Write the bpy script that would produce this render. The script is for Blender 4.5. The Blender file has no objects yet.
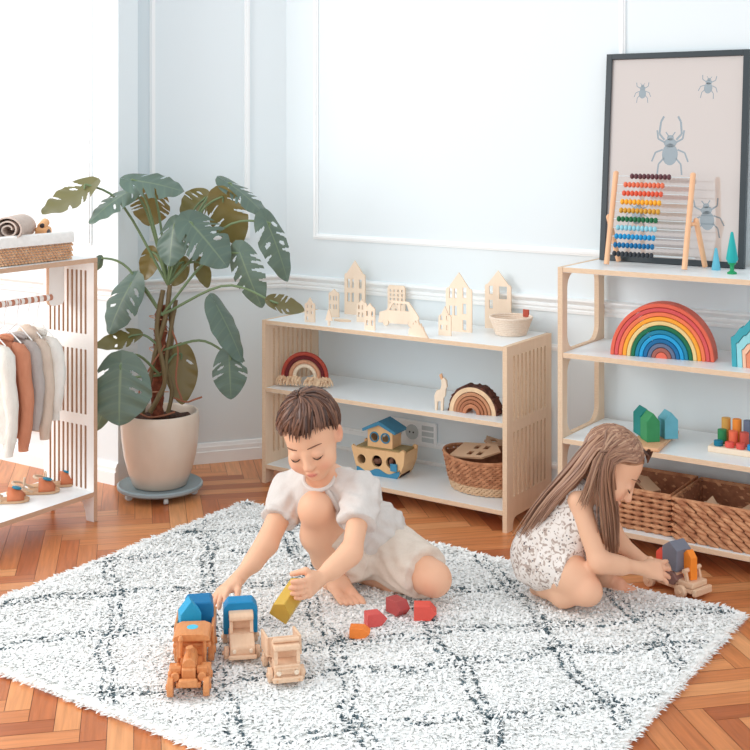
import bpy, bmesh, math, random
import numpy as np
from mathutils import Vector, Matrix, Euler
random.seed(7); np.random.seed(7)
SC = bpy.context.scene
COL = SC.collection
# ---------------------------------------------------------------- camera
FPX, CAMH, HOR, YAW = 1214.0, 1.3, 130.0, math.radians(33.9)
cam = bpy.data.objects.new('camera', bpy.data.cameras.new('camera'))
COL.objects.link(cam)
cam.location = (0, 0, CAMH)
cam.rotation_euler = (math.radians(90), 0, YAW)
cam.data.sensor_width = 36.0
cam.data.lens = FPX / 750 * 36.0
cam.data.shift_y = -(375 - HOR) / 750
cam.data.clip_start = 0.05
SC.camera = cam
# ---------------------------------------------------------------- light
W = bpy.data.worlds.new('daylight'); SC.world = W
W.use_nodes = True
bg = W.node_tree.nodes['Background']
bg.inputs[0].default_value = (0.94, 0.975, 1.0, 1)
bg.inputs[1].default_value = 1.06
def area(name, loc, target, sx, sy, power, color):
    L = bpy.data.lights.new(name, 'AREA'); L.shape = 'RECTANGLE'
    L.size, L.size_y, L.energy, L.color = sx, sy, power, color
    o = bpy.data.objects.new(name, L); COL.objects.link(o)
    o.location = loc
    o.rotation_euler = (Vector(target) - Vector(loc)).to_track_quat('-Z', 'Y').to_euler()
    return o
area('window_daylight', (-4.1, 0.9, 1.7), (-1.6, 3.3, 0.6), 1.6, 2.0, 58, (1.0, 0.98, 0.95))
area('rear_window_daylight', (-0.4, -1.6, 2.2), (-1.9, 3.4, 0.6), 2.6, 2.0, 15, (1.0, 0.98, 0.95))
SC.cycles.diffuse_bounces = 8
SC.cycles.max_bounces = 12
SC.view_settings.view_transform = 'Standard'
SC.view_settings.look = 'None'
SC.view_settings.gamma = 1.0
SC.view_settings.use_curve_mapping = False
SC.view_settings.exposure = 0.11
# ---------------------------------------------------------------- pixel of the photo -> point on a real plane
RT = Vector((math.cos(YAW), math.sin(YAW), 0)); FW = Vector((-math.sin(YAW), math.cos(YAW), 0)); UP = Vector((0, 0, 1))
def ray(x, y): return FW + RT * ((x - 375) / FPX) - UP * ((y - HOR) / FPX)
C0 = Vector((0, 0, CAMH))
def onZ(x, y, z): v = ray(x, y); return C0 + v * ((z - CAMH) / v.z)
def onY(x, y, Y): v = ray(x, y); return C0 + v * (Y / v.y)
def onX(x, y, X): v = ray(x, y); return C0 + v * (X / v.x)
def onD(x, y, D): return C0 + ray(x, y) * D
# ---------------------------------------------------------------- materials
def lin(c):
    return tuple(((v / 255) / 12.92 if v / 255 <= .04045 else ((v / 255 + .055) / 1.055) ** 2.4) for v in c) + (1,)
MATS = {}
def pr(name):
    m = bpy.data.materials.new(name); m.use_nodes = True
    b = m.node_tree.nodes['Principled BSDF']
    return m, m.node_tree.nodes, m.node_tree.links, b
def mat(name, c, rough=.55, noise=0.0, scale=30, stretch=(1, 1, 1), c2=None, bump=0.0, bscale=None, spec=.35, sss=0, coat=0, metal=0):
    if name in MATS: return MATS[name]
    m, N, L, b = pr(name)
    b.inputs['Base Color'].default_value = lin(c)
    b.inputs['Roughness'].default_value = rough
    b.inputs['Specular IOR Level'].default_value = spec
    b.inputs['Metallic'].default_value = metal
    if coat: b.inputs['Coat Weight'].default_value = coat; b.inputs['Coat Roughness'].default_value = .1
    if sss:
        b.inputs['Subsurface Weight'].default_value = sss
        b.inputs['Subsurface Radius'].default_value = (1, .4, .25)
        b.inputs['Subsurface Scale'].default_value = .012
    if noise or bump:
        tc = N.new('ShaderNodeTexCoord'); mp = N.new('ShaderNodeMapping'); nz = N.new('ShaderNodeTexNoise')
        mp.inputs['Scale'].default_value = stretch
        nz.inputs['Scale'].default_value = scale; nz.inputs['Detail'].default_value = 4
        L.new(tc.outputs['Object'], mp.inputs[0]); L.new(mp.outputs[0], nz.inputs['Vector'])
        if noise:
            mx = N.new('ShaderNodeMix'); mx.data_type = 'RGBA'
            rp = N.new('ShaderNodeMapRange'); rp.inputs[1].default_value = .35; rp.inputs[2].default_value = .65
            rp.inputs[3].default_value = 0; rp.inputs[4].default_value = noise
            L.new(nz.outputs[0], rp.inputs[0]); L.new(rp.outputs[0], mx.inputs[0])
            mx.inputs[6].default_value = lin(c)
            mx.inputs[7].default_value = lin(c2 if c2 else tuple(v * .8 for v in c))
            L.new(mx.outputs[2], b.inputs['Base Color'])
        if bump:
            bp = N.new('ShaderNodeBump'); bp.inputs['Strength'].default_value = bump; bp.inputs['Distance'].default_value = .004
            if bscale:
                n2 = N.new('ShaderNodeTexNoise'); n2.inputs['Scale'].default_value = bscale
                L.new(mp.outputs[0], n2.inputs['Vector']); L.new(n2.outputs[0], bp.inputs['Height'])
            else: L.new(nz.outputs[0], bp.inputs['Height'])
            L.new(bp.outputs[0], b.inputs['Normal'])
    MATS[name] = m
    return m
def attr_mat(name, attr, rough=.6, spec=.3, sss=0, bump=0, bscale=200):
    m, N, L, b = pr(name)
    a = N.new('ShaderNodeAttribute'); a.attribute_name = attr
    L.new(a.outputs['Color'], b.inputs['Base Color'])
    b.inputs['Roughness'].default_value = rough; b.inputs['Specular IOR Level'].default_value = spec
    if sss:
        b.inputs['Subsurface Weight'].default_value = sss
        b.inputs['Subsurface Radius'].default_value = (1, .4, .25); b.inputs['Subsurface Scale'].default_value = .01
    if bump:
        tc = N.new('ShaderNodeTexCoord'); nz = N.new('ShaderNodeTexNoise'); nz.inputs['Scale'].default_value = bscale
        L.new(tc.outputs['Object'], nz.inputs['Vector'])
        bp = N.new('ShaderNodeBump'); bp.inputs['Strength'].default_value = bump; bp.inputs['Distance'].default_value = .003
        L.new(nz.outputs[0], bp.inputs['Height']); L.new(bp.outputs[0], b.inputs['Normal'])
    MATS[name] = m
    return m
WALL = mat('wall_paint', (224, 233, 237), .6, spec=.25)
TRIM = mat('trim_paint', (242, 245, 246), .5, spec=.3)
LAM = mat('white_laminate', (236, 241, 243), .35, spec=.4)
PLY = mat('plywood_edge', (226, 200, 172), .6, .5, 60, (1, 1, 8), (206, 176, 146))
PANEL = mat('birch_panel', (232, 206, 180), .55, .35, 12, (6, 6, .6), (218, 188, 158))
BIRCH = mat('pale_birch', (240, 222, 200), .6, .3, 14, (5, 5, .8), (230, 206, 180))
RACKW = mat('rack_white', (244, 243, 240), .5)
BEECH = mat('beech_wood', (226, 178, 138), .5, .4, 20, (6, 1, 6), (208, 156, 114))
BEECHL = mat('light_beech', (232, 198, 168), .5, .4, 20, (6, 1, 6), (216, 176, 142))
CHERRY = mat('honey_wood', (222, 150, 94), .42, .5, 22, (5, 1, 5), (198, 122, 70), coat=.15)
SOIL = mat('soil', (58, 40, 34), .9, .8, 90, c2=(96, 66, 52), bump=.8)
POT = mat('glazed_pot', (222, 206, 190), .28, .5, 9, (1, 1, .6), (206, 186, 168), coat=.4)
GREYP = mat('grey_plastic', (150, 166, 172), .35)
STEM = mat('green_stem', (108, 128, 92), .45)
STEMB = mat('brown_stem', (112, 96, 66), .5)
COIR = mat('coir_pole', (150, 82, 58), .9, .8, 70, c2=(96, 52, 38), bump=.9)
TWINE = mat('twine', (214, 160, 128), .8)
SKIN = attr_mat('skin', 'tint', .5, .3, .05)
HAIRB = mat('brown_hair', (112, 74, 56), .45, .9, 70, c2=(66, 42, 34), spec=.45)
HAIRG = mat('light_brown_hair', (188, 144, 110), .42, .9, 30, (1, 1, .2), (122, 80, 56), spec=.45)
LOCKB = attr_mat('boy_hair_locks', 'tint', .42, .5)
LOCKG = attr_mat('girl_hair_locks', 'tint', .40, .5)
LASH = mat('dark_lash', (70, 46, 38), .6)
BROW = mat('brow_hair', (120, 82, 64), .7)
def paint(name, c): return mat('paint_' + name, c, .5, .25, 40, (1, 1, 1), tuple(v * .88 for v in c), spec=.3)
# ---------------------------------------------------------------- mesh builder
class MB:
    def __init__(s): s.v = []; s.f = []; s.mi = []; s.m = 0; s.T = Matrix.Identity(4)
    def add(s, vs, fs, m=None):
        n = len(s.v); s.v += [s.T @ Vector(p) for p in vs]
        s.f += [tuple(n + i for i in f) for f in fs]; s.mi += [s.m if m is None else m] * len(fs)
    def tint(s, c):      # colour of everything added since the last call
        if s.vc is None: s.vc = []
        s.vc += [c] * (len(s.v) - len(s.vc))
    def box(s, c, d, R=None):
        hx, hy, hz = d[0] / 2, d[1] / 2, d[2] / 2; c = Vector(c)
        vs = [Vector((x, y, z)) for x in (-hx, hx) for y in (-hy, hy) for z in (-hz, hz)]
        if R is not None: vs = [R @ p for p in vs]
        s.add([c + p for p in vs], [(0, 1, 3, 2), (4, 6, 7, 5), (0, 4, 5, 1), (2, 3, 7, 6), (0, 2, 6, 4), (1, 5, 7, 3)]); return s
    def bx(s, x0, x1, y0, y1, z0, z1): return s.box(((x0 + x1) / 2, (y0 + y1) / 2, (z0 + z1) / 2), (x1 - x0, y1 - y0, z1 - z0))
    def prism(s, poly, y0, y1, axis='y'):
        n = len(poly)
        if axis == 'y': vs = [(a, y0, b) for a, b in poly] + [(a, y1, b) for a, b in poly]
        elif axis == 'x': vs = [(y0, a, b) for a, b in poly] + [(y1, a, b) for a, b in poly]
        else: vs = [(a, b, y0) for a, b in poly] + [(a, b, y1) for a, b in poly]
        s.add(vs, [tuple(range(n)), tuple(range(2 * n - 1, n - 1, -1))] + [(i, i + n, (i + 1) % n + n, (i + 1) % n) for i in range(n)]); return s
    def tube(s, pts, rad, n=8, cap=True, flat=None):
        pts = [Vector(p) for p in pts]; k = len(pts)
        if not hasattr(rad, '__len__'): rad = [rad] * k
        ref = None; vs = []
        for i, p in enumerate(pts):
            t = (pts[min(i + 1, k - 1)] - pts[max(i - 1, 0)])
            t = t.normalized() if t.length > 1e-9 else Vector((0, 0, 1))
            if ref is None:
                ref = Vector((0, 0, 1)) if abs(t.z) < .9 else Vector((1, 0, 0))
                if flat is not None: ref = Vector(flat)
            u = (ref - t * ref.dot(t))
            u = u.normalized() if u.length > 1e-6 else t.orthogonal().normalized()
            w = t.cross(u); ref = u
            fl = .45 if flat is not None else 1
            for j in range(n):
                a = 2 * math.pi * j / n
                vs.append(p + (u * math.cos(a) * fl + w * math.sin(a)) * rad[i])
        fs = [(i * n + j, i * n + (j + 1) % n, (i + 1) * n + (j + 1) % n, (i + 1) * n + j) for i in range(k - 1) for j in range(n)]
        if cap: fs += [tuple(range(n - 1, -1, -1)), tuple(range((k - 1) * n, k * n))]
        s.add(vs, fs); return s
    def cyl(s, a, b, ra, rb=None, n=20): return s.tube([a, b], [ra, ra if rb is None else rb], n)
    def lathe(s, prof, n=32, c=(0, 0, 0)):
        c = Vector(c); k = len(prof); vs = []
        for r, z in prof:
            for j in range(n):
                a = 2 * math.pi * j / n; vs.append(c + Vector((r * math.cos(a), r * math.sin(a), z)))
        fs = [(i * n + j, i * n + (j + 1) % n, (i + 1) * n + (j + 1) % n, (i + 1) * n + j) for i in range(k - 1) for j in range(n)]
        if prof[0][0] > 1e-6: fs.append(tuple(range(n - 1, -1, -1)))
        if prof[-1][0] > 1e-6: fs.append(tuple(range((k - 1) * n, k * n)))
        s.add(vs, fs); return s
    def ell(s, c, r, R=None, nu=14, nv=9):
        c = Vector(c); vs = [] ; 
        for i in range(nv + 1):
            ph = math.pi * i / nv
            for j in range(nu):
                a = 2 * math.pi * j / nu
                p = Vector((r[0] * math.sin(ph) * math.cos(a), r[1] * math.sin(ph) * math.sin(a), -r[2] * math.cos(ph)))
                vs.append(c + (R @ p if R is not None else p))
        s.add(vs, [(i * nu + j, i * nu + (j + 1) % nu, (i + 1) * nu + (j + 1) % nu, (i + 1) * nu + j) for i in range(nv) for j in range(nu)]); return s
    def torus(s, c, R, r, n=28, k=8, sx=1, sy=1):
        pts = [(c[0] + R * sx * math.cos(2 * math.pi * i / n), c[1] + R * sy * math.sin(2 * math.pi * i / n), c[2]) for i in range(n + 1)]
        return s.tube(pts, r, k)
    vc = None
    def build(s, name, mats, parent=None, smooth=True, bev=0, angle=40, loc=None, rotz=None, seg=2):
        me = bpy.data.meshes.new(name)
        me.from_pydata([tuple(p) for p in s.v], [], s.f)
        if not isinstance(mats, (list, tuple)): mats = [mats]
        for m in mats: me.materials.append(m)
        me.polygons.foreach_set('material_index', s.mi)
        if s.vc is not None:
            at = me.attributes.new('tint', 'FLOAT_COLOR', 'POINT'); at.data.foreach_set('color', np.array(s.vc, dtype=np.float32).ravel())
        return finish(me, name, parent, smooth, bev, angle, loc, rotz, seg)
def finish(me, name, parent=None, smooth=True, bev=0, angle=40, loc=None, rotz=None, seg=2, fixn=True):
    if fixn:
        b = bmesh.new(); b.from_mesh(me)
        bmesh.ops.remove_doubles(b, verts=b.verts, dist=1e-6)
        bmesh.ops.recalc_face_normals(b, faces=b.faces); b.to_mesh(me); b.free()
    me.polygons.foreach_set('use_smooth', [smooth] * len(me.polygons))
    if smooth: me.set_sharp_from_angle(angle=math.radians(angle))
    me.update()
    o = bpy.data.objects.new(name, me); COL.objects.link(o)
    if parent: o.parent = parent
    if loc is not None: o.location = loc
    if rotz is not None: o.rotation_euler = (0, 0, rotz)
    if bev:
        md = o.modifiers.new('bevel', 'BEVEL'); md.width = bev; md.segments = seg; md.limit_method = 'ANGLE'; md.angle_limit = math.radians(35)
    return o
def tag(o, label, cat, group=None, kind=None):
    if label: o['label'] = label
    if cat: o['category'] = cat
    if group: o['group'] = group
    if kind: o['kind'] = kind
    return o
def struct(o): o['kind'] = 'structure'; return o
def thing(name, label, cat, loc=(0, 0, 0), rotz=0, group=None, rot=None):
    o = bpy.data.objects.new(name, None); COL.objects.link(o); o.empty_display_size = .05
    o.location = loc; o.rotation_euler = rot if rot else (0, 0, rotz)
    return tag(o, label, cat, group)
def copy_tree(o, parent=None):
    c = o.copy(); COL.objects.link(c)
    if parent: c.parent = parent
    for ch in list(o.children): copy_tree(ch, c)
    return c
def plate(outer, holes, t, up='z'):
    """flat cut-out board with holes, thickness t; up='z' stands it up (x, z)."""
    cu = bpy.data.curves.new('cut', 'CURVE'); cu.dimensions = '2D'; cu.fill_mode = 'BOTH'; cu.extrude = t / 2
    for ring in [outer] + holes:
        sp = cu.splines.new('POLY'); sp.points.add(len(ring) - 1)
        for p, (a, b) in zip(sp.points, ring): p.co = (a, b, 0, 1)
        sp.use_cyclic_u = True
    ob = bpy.data.objects.new('cut', cu); COL.objects.link(ob)
    dg = bpy.context.evaluated_depsgraph_get()
    me = bpy.data.meshes.new_from_object(ob.evaluated_get(dg))
    bpy.data.objects.remove(ob); bpy.data.curves.remove(cu)
    vs = [v.co.copy() for v in me.vertices]; fs = [tuple(p.vertices) for p in me.polygons]
    bpy.data.meshes.remove(me)
    mb = MB()
    if up == 'z': mb.add([(p.x, p.z, p.y) for p in vs], fs)
    elif up == 'x': mb.add([(p.z, p.x, p.y) for p in vs], fs)
    else: mb.add(vs, fs)
    ax = {'z': 1, 'x': 0, 'y': 2}[up]
    for i, f in enumerate(mb.f):
        a, b_, c = (mb.v[j] for j in f[:3]); n = (b_ - a).cross(c - a)
        mb.mi[i] = 0 if n.length > 0 and abs(n.normalized()[ax]) > .7 else 1
    return mb
def rect(x0, x1, y0, y1): return [(x0, y0), (x1, y0), (x1, y1), (x0, y1)]
def rrect(x0, x1, y0, y1, r, n=5):
    o = []
    for cx, cy, a0 in ((x1 - r, y1 - r, 0), (x0 + r, y1 - r, 90), (x0 + r, y0 + r, 180), (x1 - r, y0 + r, 270)):
        for i in range(n + 1):
            a = math.radians(a0 + 90 * i / n); o.append((cx + r * math.cos(a), cy + r * math.sin(a)))
    return o
def board(mb, x0, x1, y0, y1, z0, z1):
    """a board whose two big faces are material 0 and whose edges are material 1"""
    n = len(mb.f); mb.bx(x0, x1, y0, y1, z0, z1)
    for i in range(n, n + 6): mb.mi[i] = 1
    mb.mi[n + 4] = 0; mb.mi[n + 5] = 0
    return mb
# ================================================================ the room
def wall_frame(P, ux, z0, z1, s0, s1, name, k=.022, d=.012):
    """a picture-frame moulding on a wall: P point, ux direction along the wall, n towards the room"""
    n = Vector((ux.y, -ux.x, 0)); mb = MB()
    for o, w, t in ((0, k, d * .55), (k * .3, k * .4, d)):
        R_ = []
        for ins, tt in ((o, -.001), (o, t), (o + w, t), (o + w, -.001)):
            R_ += [P + ux * s_ + UP * z_ + n * tt for s_, z_ in ((s0 + ins, z0 + ins), (s1 - ins, z0 + ins), (s1 - ins, z1 - ins), (s0 + ins, z1 - ins))]
        mb.add(R_, [(q * 4 + i, q * 4 + (i + 1) % 4, q * 4 + 4 + (i + 1) % 4, q * 4 + 4 + i) for q in range(3) for i in range(4)])
    return struct(mb.build(name, TRIM, smooth=False))
def rail(P, ux, s0, s1, prof, name):
    n = Vector((ux.y, -ux.x, 0)); mb = MB(); k = len(prof)
    vs = [P + ux * s_ + UP * z_ + n * t_ for s_ in (s0, s1) for t_, z_ in prof]
    mb.add(vs, [(i, (i + 1) % k, (i + 1) % k + k, i + k) for i in range(k)] + [tuple(range(k)), tuple(range(2 * k - 1, k - 1, -1))])
    return struct(mb.build(name, TRIM, smooth=False))
DADO = [(-.002, .672), (.008, .672), (.010, .682), (.006, .684), (.012, .692), (.012, .699), (.007, .701), (.016, .710), (.022, .716), (.022, .722), (.004, .726), (-.002, .726)]
BASE = [(-.002, 0), (.018, 0), (.018, .045), (.013, .047), (.013, .062), (.010, .066), (.007, .075), (-.002, .078)]
CORNER = Vector((-3.0, 3.83, 0)); DU = Vector((-.6, -.8, 0))
# back wall
XB = Vector((1, 0, 0))
struct(MB().bx(-3.0, 1.2, 3.83, 3.93, 0, 2.7).build('wall_back', WALL, smooth=False))
rail(CORNER, XB, 0, 4.2, DADO, 'trim_1'); rail(CORNER, XB, 0, 4.2, BASE, 'baseboard_back')
wall_frame(CORNER, XB, .872, 2.45, .138, 1.435, 'trim_2'); wall_frame(CORNER, XB, .872, 2.45, 2.25, 3.9, 'trim_3')
wall_frame(CORNER, XB, .13, .56, .138, 3.9, 'trim_4')
# slanted pier between the corner and the bay
mb = MB(); e = CORNER + DU * .69
mb.add([CORNER, e, e + Vector((-.08, .06, 0)), CORNER + Vector((-.08, .06, 0))] + [p + UP * 2.7 for p in (CORNER, e, e + Vector((-.08, .06, 0)), CORNER + Vector((-.08, .06, 0)))],
       [(0, 1, 2, 3), (4, 7, 6, 5), (0, 4, 5, 1), (1, 5, 6, 2), (2, 6, 7, 3), (3, 7, 4, 0)])
struct(mb.build('wall_pier', WALL, smooth=False))
E2 = e
rail(E2, -DU, 0, .69, DADO, 'trim_5'); rail(E2, -DU, 0, .69, BASE, 'baseboard_pier')
wall_frame(E2, -DU, .872, 2.45, .69 - .545, .69 - .15, 'trim_6')
# bay wall on the left, parallel to the back wall
L0 = Vector((-6.0, 3.17, 0))
struct(MB().bx(-6.0, -3.265, 3.17, 3.27, 0, 2.7).build('wall_left', WALL, smooth=False))
rail(L0, XB, 0, 2.735, DADO, 'trim_7'); rail(L0, XB, 0, 2.735, BASE, 'baseboard_left')
wall_frame(L0, XB, .872, 2.45, .4, 2.6, 'trim_8'); wall_frame(L0, XB, .13, .56, .4, 2.6, 'trim_9')
# herringbone parquet, one mesh, every stave with its own tone
def make_floor():
    Wd, n = .057, 7; c45 = math.sqrt(.5)
    vs, fs, cols, uvs = [], [], [], []
    oy = 3.20
    R = 92
    ramp = [np.array(lin(c)[:3]) for c in ((166, 90, 52), (186, 108, 64), (198, 122, 74), (208, 134, 84), (218, 148, 96), (224, 160, 110))]
    g = .0007
    for y in range(-R, R):
        for m in range(-R // (2 * n) - 8, R // (2 * n) + 9):
            for kind in (0, 1):
                if kind == 0: x0 = y + 2 * n * m; q = (x0, y, x0 + n, y + 1)
                else:
                    y0 = y - 2 * n - 2 * n * m + 1; q = (y, y0, y + 1, y0 + n)
                a0, b0, a1, b1 = [t * Wd for t in q]
                a0 += g; b0 += g; a1 -= g; b1 -= g
                P = [((a + b) * c45 - 2.0, (b - a) * c45 + oy) for a, b in ((a0, b0), (a1, b0), (a1, b1), (a0, b1))]
                cx = sum(p[0] for p in P) / 4; cy = sum(p[1] for p in P) / 4
                if not (-5.2 < cx < .6 and -.3 < cy < 4.1): continue
                i = len(vs); vs += [(p[0], p[1], 0) for p in P]; fs.append((i, i + 1, i + 2, i + 3))
                t = random.random() ** .9 * 4.99; k = int(t); c = ramp[k] * (1 - t + k) + ramp[k + 1] * (t - k)
                cols.append(tuple(c) + (1,))
                o = random.random() * 40, random.random() * 40
                uv = [(0, 0), (a1 - a0, 0), (a1 - a0, b1 - b0), (0, b1 - b0)]
                if kind: uv = [(v_, u_) for u_, v_ in uv]
                uvs += [(u_ + o[0], v_ + o[1]) for u_, v_ in uv]
    i = len(vs); vs += [(-6.2, -.6, -.0015), (1.2, -.6, -.0015), (1.2, 4.0, -.0015), (-6.2, 4.0, -.0015)]; fs.append((i, i + 1, i + 2, i + 3))
    cols.append(lin((120, 66, 42))); uvs += [(0, 0)] * 4
    me = bpy.data.meshes.new('floor'); me.from_pydata(vs, [], fs)
    at = me.attributes.new('stave', 'FLOAT_COLOR', 'FACE'); at.data.foreach_set('color', np.array(cols, dtype=np.float32).ravel())
    uvl = me.uv_layers.new(name='UVMap'); uvl.data.foreach_set('uv', np.array(uvs, dtype=np.float32).ravel())
    m, N, L, b = pr('parquet')
    a = N.new('ShaderNodeAttribute'); a.attribute_name = 'stave'
    uvn = N.new('ShaderNodeUVMap'); uvn.uv_map = 'UVMap'; mp = N.new('ShaderNodeMapping'); mp.inputs['Scale'].default_value = (3, 42, 1)
    nz = N.new('ShaderNodeTexNoise'); nz.inputs['Scale'].default_value = 2.0; nz.inputs['Detail'].default_value = 5; nz.inputs['Distortion'].default_value = .6
    L.new(uvn.outputs[0], mp.inputs[0]); L.new(mp.outputs[0], nz.inputs['Vector'])
    rp = N.new('ShaderNodeMapRange'); rp.inputs[1].default_value = .3; rp.inputs[2].default_value = .75; rp.inputs[3].default_value = 1.12; rp.inputs[4].default_value = .78
    L.new(nz.outputs[0], rp.inputs[0])
    mx = N.new('ShaderNodeVectorMath'); mx.operation = 'SCALE'
    L.new(a.outputs['Color'], mx.inputs[0]); L.new(rp.outputs[0], mx.inputs['Scale'])
    L.new(mx.outputs[0], b.inputs['Base Color'])
    b.inputs['Roughness'].default_value = .3; b.inputs['Specular IOR Level'].default_value = .45
    me.materials.append(m)
    return struct(finish(me, 'floor', smooth=False, fixn=False))
make_floor()
# double wall socket behind the middle shelf
SOCK = thing('wall_socket', 'white double wall socket with switch plate on wall behind toy ark', 'socket', (-2.40, 3.828, .18))
mb = MB(); mb.bx(-.105, .105, -.012, 0, -.042, .042); mb.build('cover_plate', TRIM, SOCK, bev=.003)
GREYL = mat('socket_grey', (196, 204, 206), .5)  # pale grey of the socket faces and switch rockers
for sx in (-.068, .002):
    mb = MB(); mb.tube([(sx, -.012, 0), (sx, -.016, 0)], [.028, .027], 24); mb.tube([(sx, -.0155, 0), (sx, -.0165, 0)], [.02, .02], 24)
    o = mb.build('socket_face', [GREYL], SOCK)
    q = MB(); [q.cyl((sx + d, -.0164, 0), (sx + d, -.0175, 0), .0035, n=8) for d in (-.008, .008)]; q.build('pin_hole', mat('dark_hole', (70, 74, 78)), o)
mb = MB(); [mb.bx(.045, .095, -.015, -.012, z, z + .016) for z in (-.03, -.008, .014)]; mb.build('switch_rocker', GREYL, SOCK, bev=.001)
# ================================================================ rug
def make_rug():
    X0, X1, Y0, Y1 = -2.715, -.985, 1.905, 3.235
    t = thing('shaggy_rug', 'white shaggy rug with dark grey diamond lattice on the parquet', 'rug', ((X0 + X1) / 2, (Y0 + Y1) / 2, 0))
    cx, cy = (X0 + X1) / 2, (Y0 + Y1) / 2
    RW = attr_mat('rug_yarn', 'yarn', .95, .05)
    mb = MB(); mb.bx(X0 - cx, X1 - cx, Y0 - cy, Y1 - cy, 0.0005, .0145); mb.build('backing', mat('rug_backing', (250, 250, 248), .95), t)
    N = 92000
    rs = np.random.RandomState(3)
    px = rs.uniform(X0, X1, N); py = rs.uniform(Y0, Y1, N)
    # lattice lines, hand-knotted wobble
    def wob(u, s): return .018 * np.sin(u * 7 + s * 2.1) + .012 * np.sin(u * 17 + s * 5.3)
    s_ = px + py; d_ = py - px
    near = np.full(N, 9.0)
    for i, c in enumerate((-.09, .29, .67, 1.06, 1.45, 1.82, 2.2)):
        q = (s_ - c - wob(d_, i)) / 1.414; near = np.minimum(near, np.abs(np.abs(q) - .0135))
    for i, c in enumerate((3.22, 3.62, 4.0, 4.24, 4.46, 4.85, 5.24, 5.52, 5.9)):
        k = np.ones(N, bool)
        if i == 3: k = px > -1.95      # the lattice shifts half a step in the middle of the rug
        if i == 4: k = px < -2.0
        if i == 5: continue
        q = (d_ - c - wob(s_, i + 9)) / 1.414; near = np.where(k, np.minimum(near, np.abs(np.abs(q) - .0135)), near)
    # two lines bend from one course to the next
    c = 4.64 + .21 * np.clip((-1.75 - px) / .3, 0, 1)
    q = (d_ - c - wob(s_, 31)) / 1.414; near = np.minimum(near, np.abs(np.abs(q) - .0135))
    edge = np.minimum(np.minimum(px - X0, X1 - px), np.minimum(py - Y0, Y1 - py))
    dark = (near < .0056) & (edge > .02) & (rs.rand(N) < .70 + .3 * np.sin(px * 61) * np.sin(py * 53))
    ln = rs.uniform(.012, .022, N); wd = rs.uniform(.0042, .0078, N); ln = np.where(dark, ln * .62, ln); wd = np.where(dark, wd * .8, wd)
    az = rs.uniform(0, 2 * np.pi, N); tilt = np.where(dark, rs.uniform(.2, .7, N), rs.uniform(.8, 1.38, N))
    # outward lean at the borders
    ex = np.where(px - X0 < .015, -1, np.where(X1 - px < .015, 1, 0)); ey = np.where(py - Y0 < .015, -1, np.where(Y1 - py < .015, 1, 0))
    az = np.where((ex != 0) | (ey != 0), np.arctan2(ey, ex) + rs.uniform(-.7, .7, N), az)
    fl = .004 * np.sin(px * 23 + 2 * np.sin(py * 17)) * np.sin(py * 21)
    hz = ln * np.cos(tilt) + fl; hx = ln * np.sin(tilt)
    bx_, by_ = np.cos(az), np.sin(az); tx, ty = -by_, bx_
    z0 = np.where(edge < .012, .004, .0125)
    A = np.stack([px - tx * wd / 2, py - ty * wd / 2, z0], 1); B = np.stack([px + tx * wd / 2, py + ty * wd / 2, z0], 1)
    mxp = np.stack([px + bx_ * hx * .55, py + by_ * hx * .55, z0 + hz * .75], 1)
    C = mxp + np.stack([tx, ty, 0 * tx], 1) * (wd * .6)[:, None]; D = mxp - np.stack([tx, ty, 0 * tx], 1) * (wd * .6)[:, None]
    E_ = np.stack([px + bx_ * hx * 1.25, py + by_ * hx * 1.25, np.maximum(z0 + hz * .8, .004)], 1)
    V = np.stack([A, B, C, D, E_], 1).reshape(-1, 3) - np.array([cx, cy, 0])
    k = np.arange(N) * 5
    def up(q):      # every tuft face looks upwards
        a, b, c = V[q[:, 0]], V[q[:, 1]], V[q[:, 2]]; f_ = np.cross(b - a, c - a)[:, 2] < 0
        q[f_] = q[f_][:, ::-1]; return q.ravel()
    F = np.concatenate([up(np.stack([k, k + 1, k + 2, k + 3], 1)), up(np.stack([k + 3, k + 2, k + 4], 1))])
    ls = np.concatenate([np.arange(N) * 4, N * 4 + np.arange(N) * 3]); lt = np.concatenate([np.full(N, 4), np.full(N, 3)])
    me = bpy.data.meshes.new('pile'); me.vertices.add(len(V)); me.vertices.foreach_set('co', V.astype(np.float32).ravel())
    me.loops.add(len(F)); me.loops.foreach_set('vertex_index', F.astype(np.int32))
    me.polygons.add(2 * N); me.polygons.foreach_set('loop_start', ls.astype(np.int32)); me.polygons.foreach_set('loop_total', lt.astype(np.int32))
    white = np.array(lin((248, 248, 246))); wh2 = np.array(lin((240, 242, 242))); dk = np.array(lin((74, 90, 98))); dk2 = np.array(lin((116, 132, 138)))
    r1 = rs.rand(N, 1)
    col = np.where(dark[:, None], dk * r1 + dk2 * (1 - r1), white * r1 + wh2 * (1 - r1))
    at = me.attributes.new('yarn', 'FLOAT_COLOR', 'FACE'); at.data.foreach_set('color', np.concatenate([col, col]).astype(np.float32).ravel())
    me.materials.append(RW); me.update(calc_edges=True); me.validate()
    o = finish(me, 'pile', t, False, fixn=False); o['kind'] = 'stuff'
make_rug()
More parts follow.
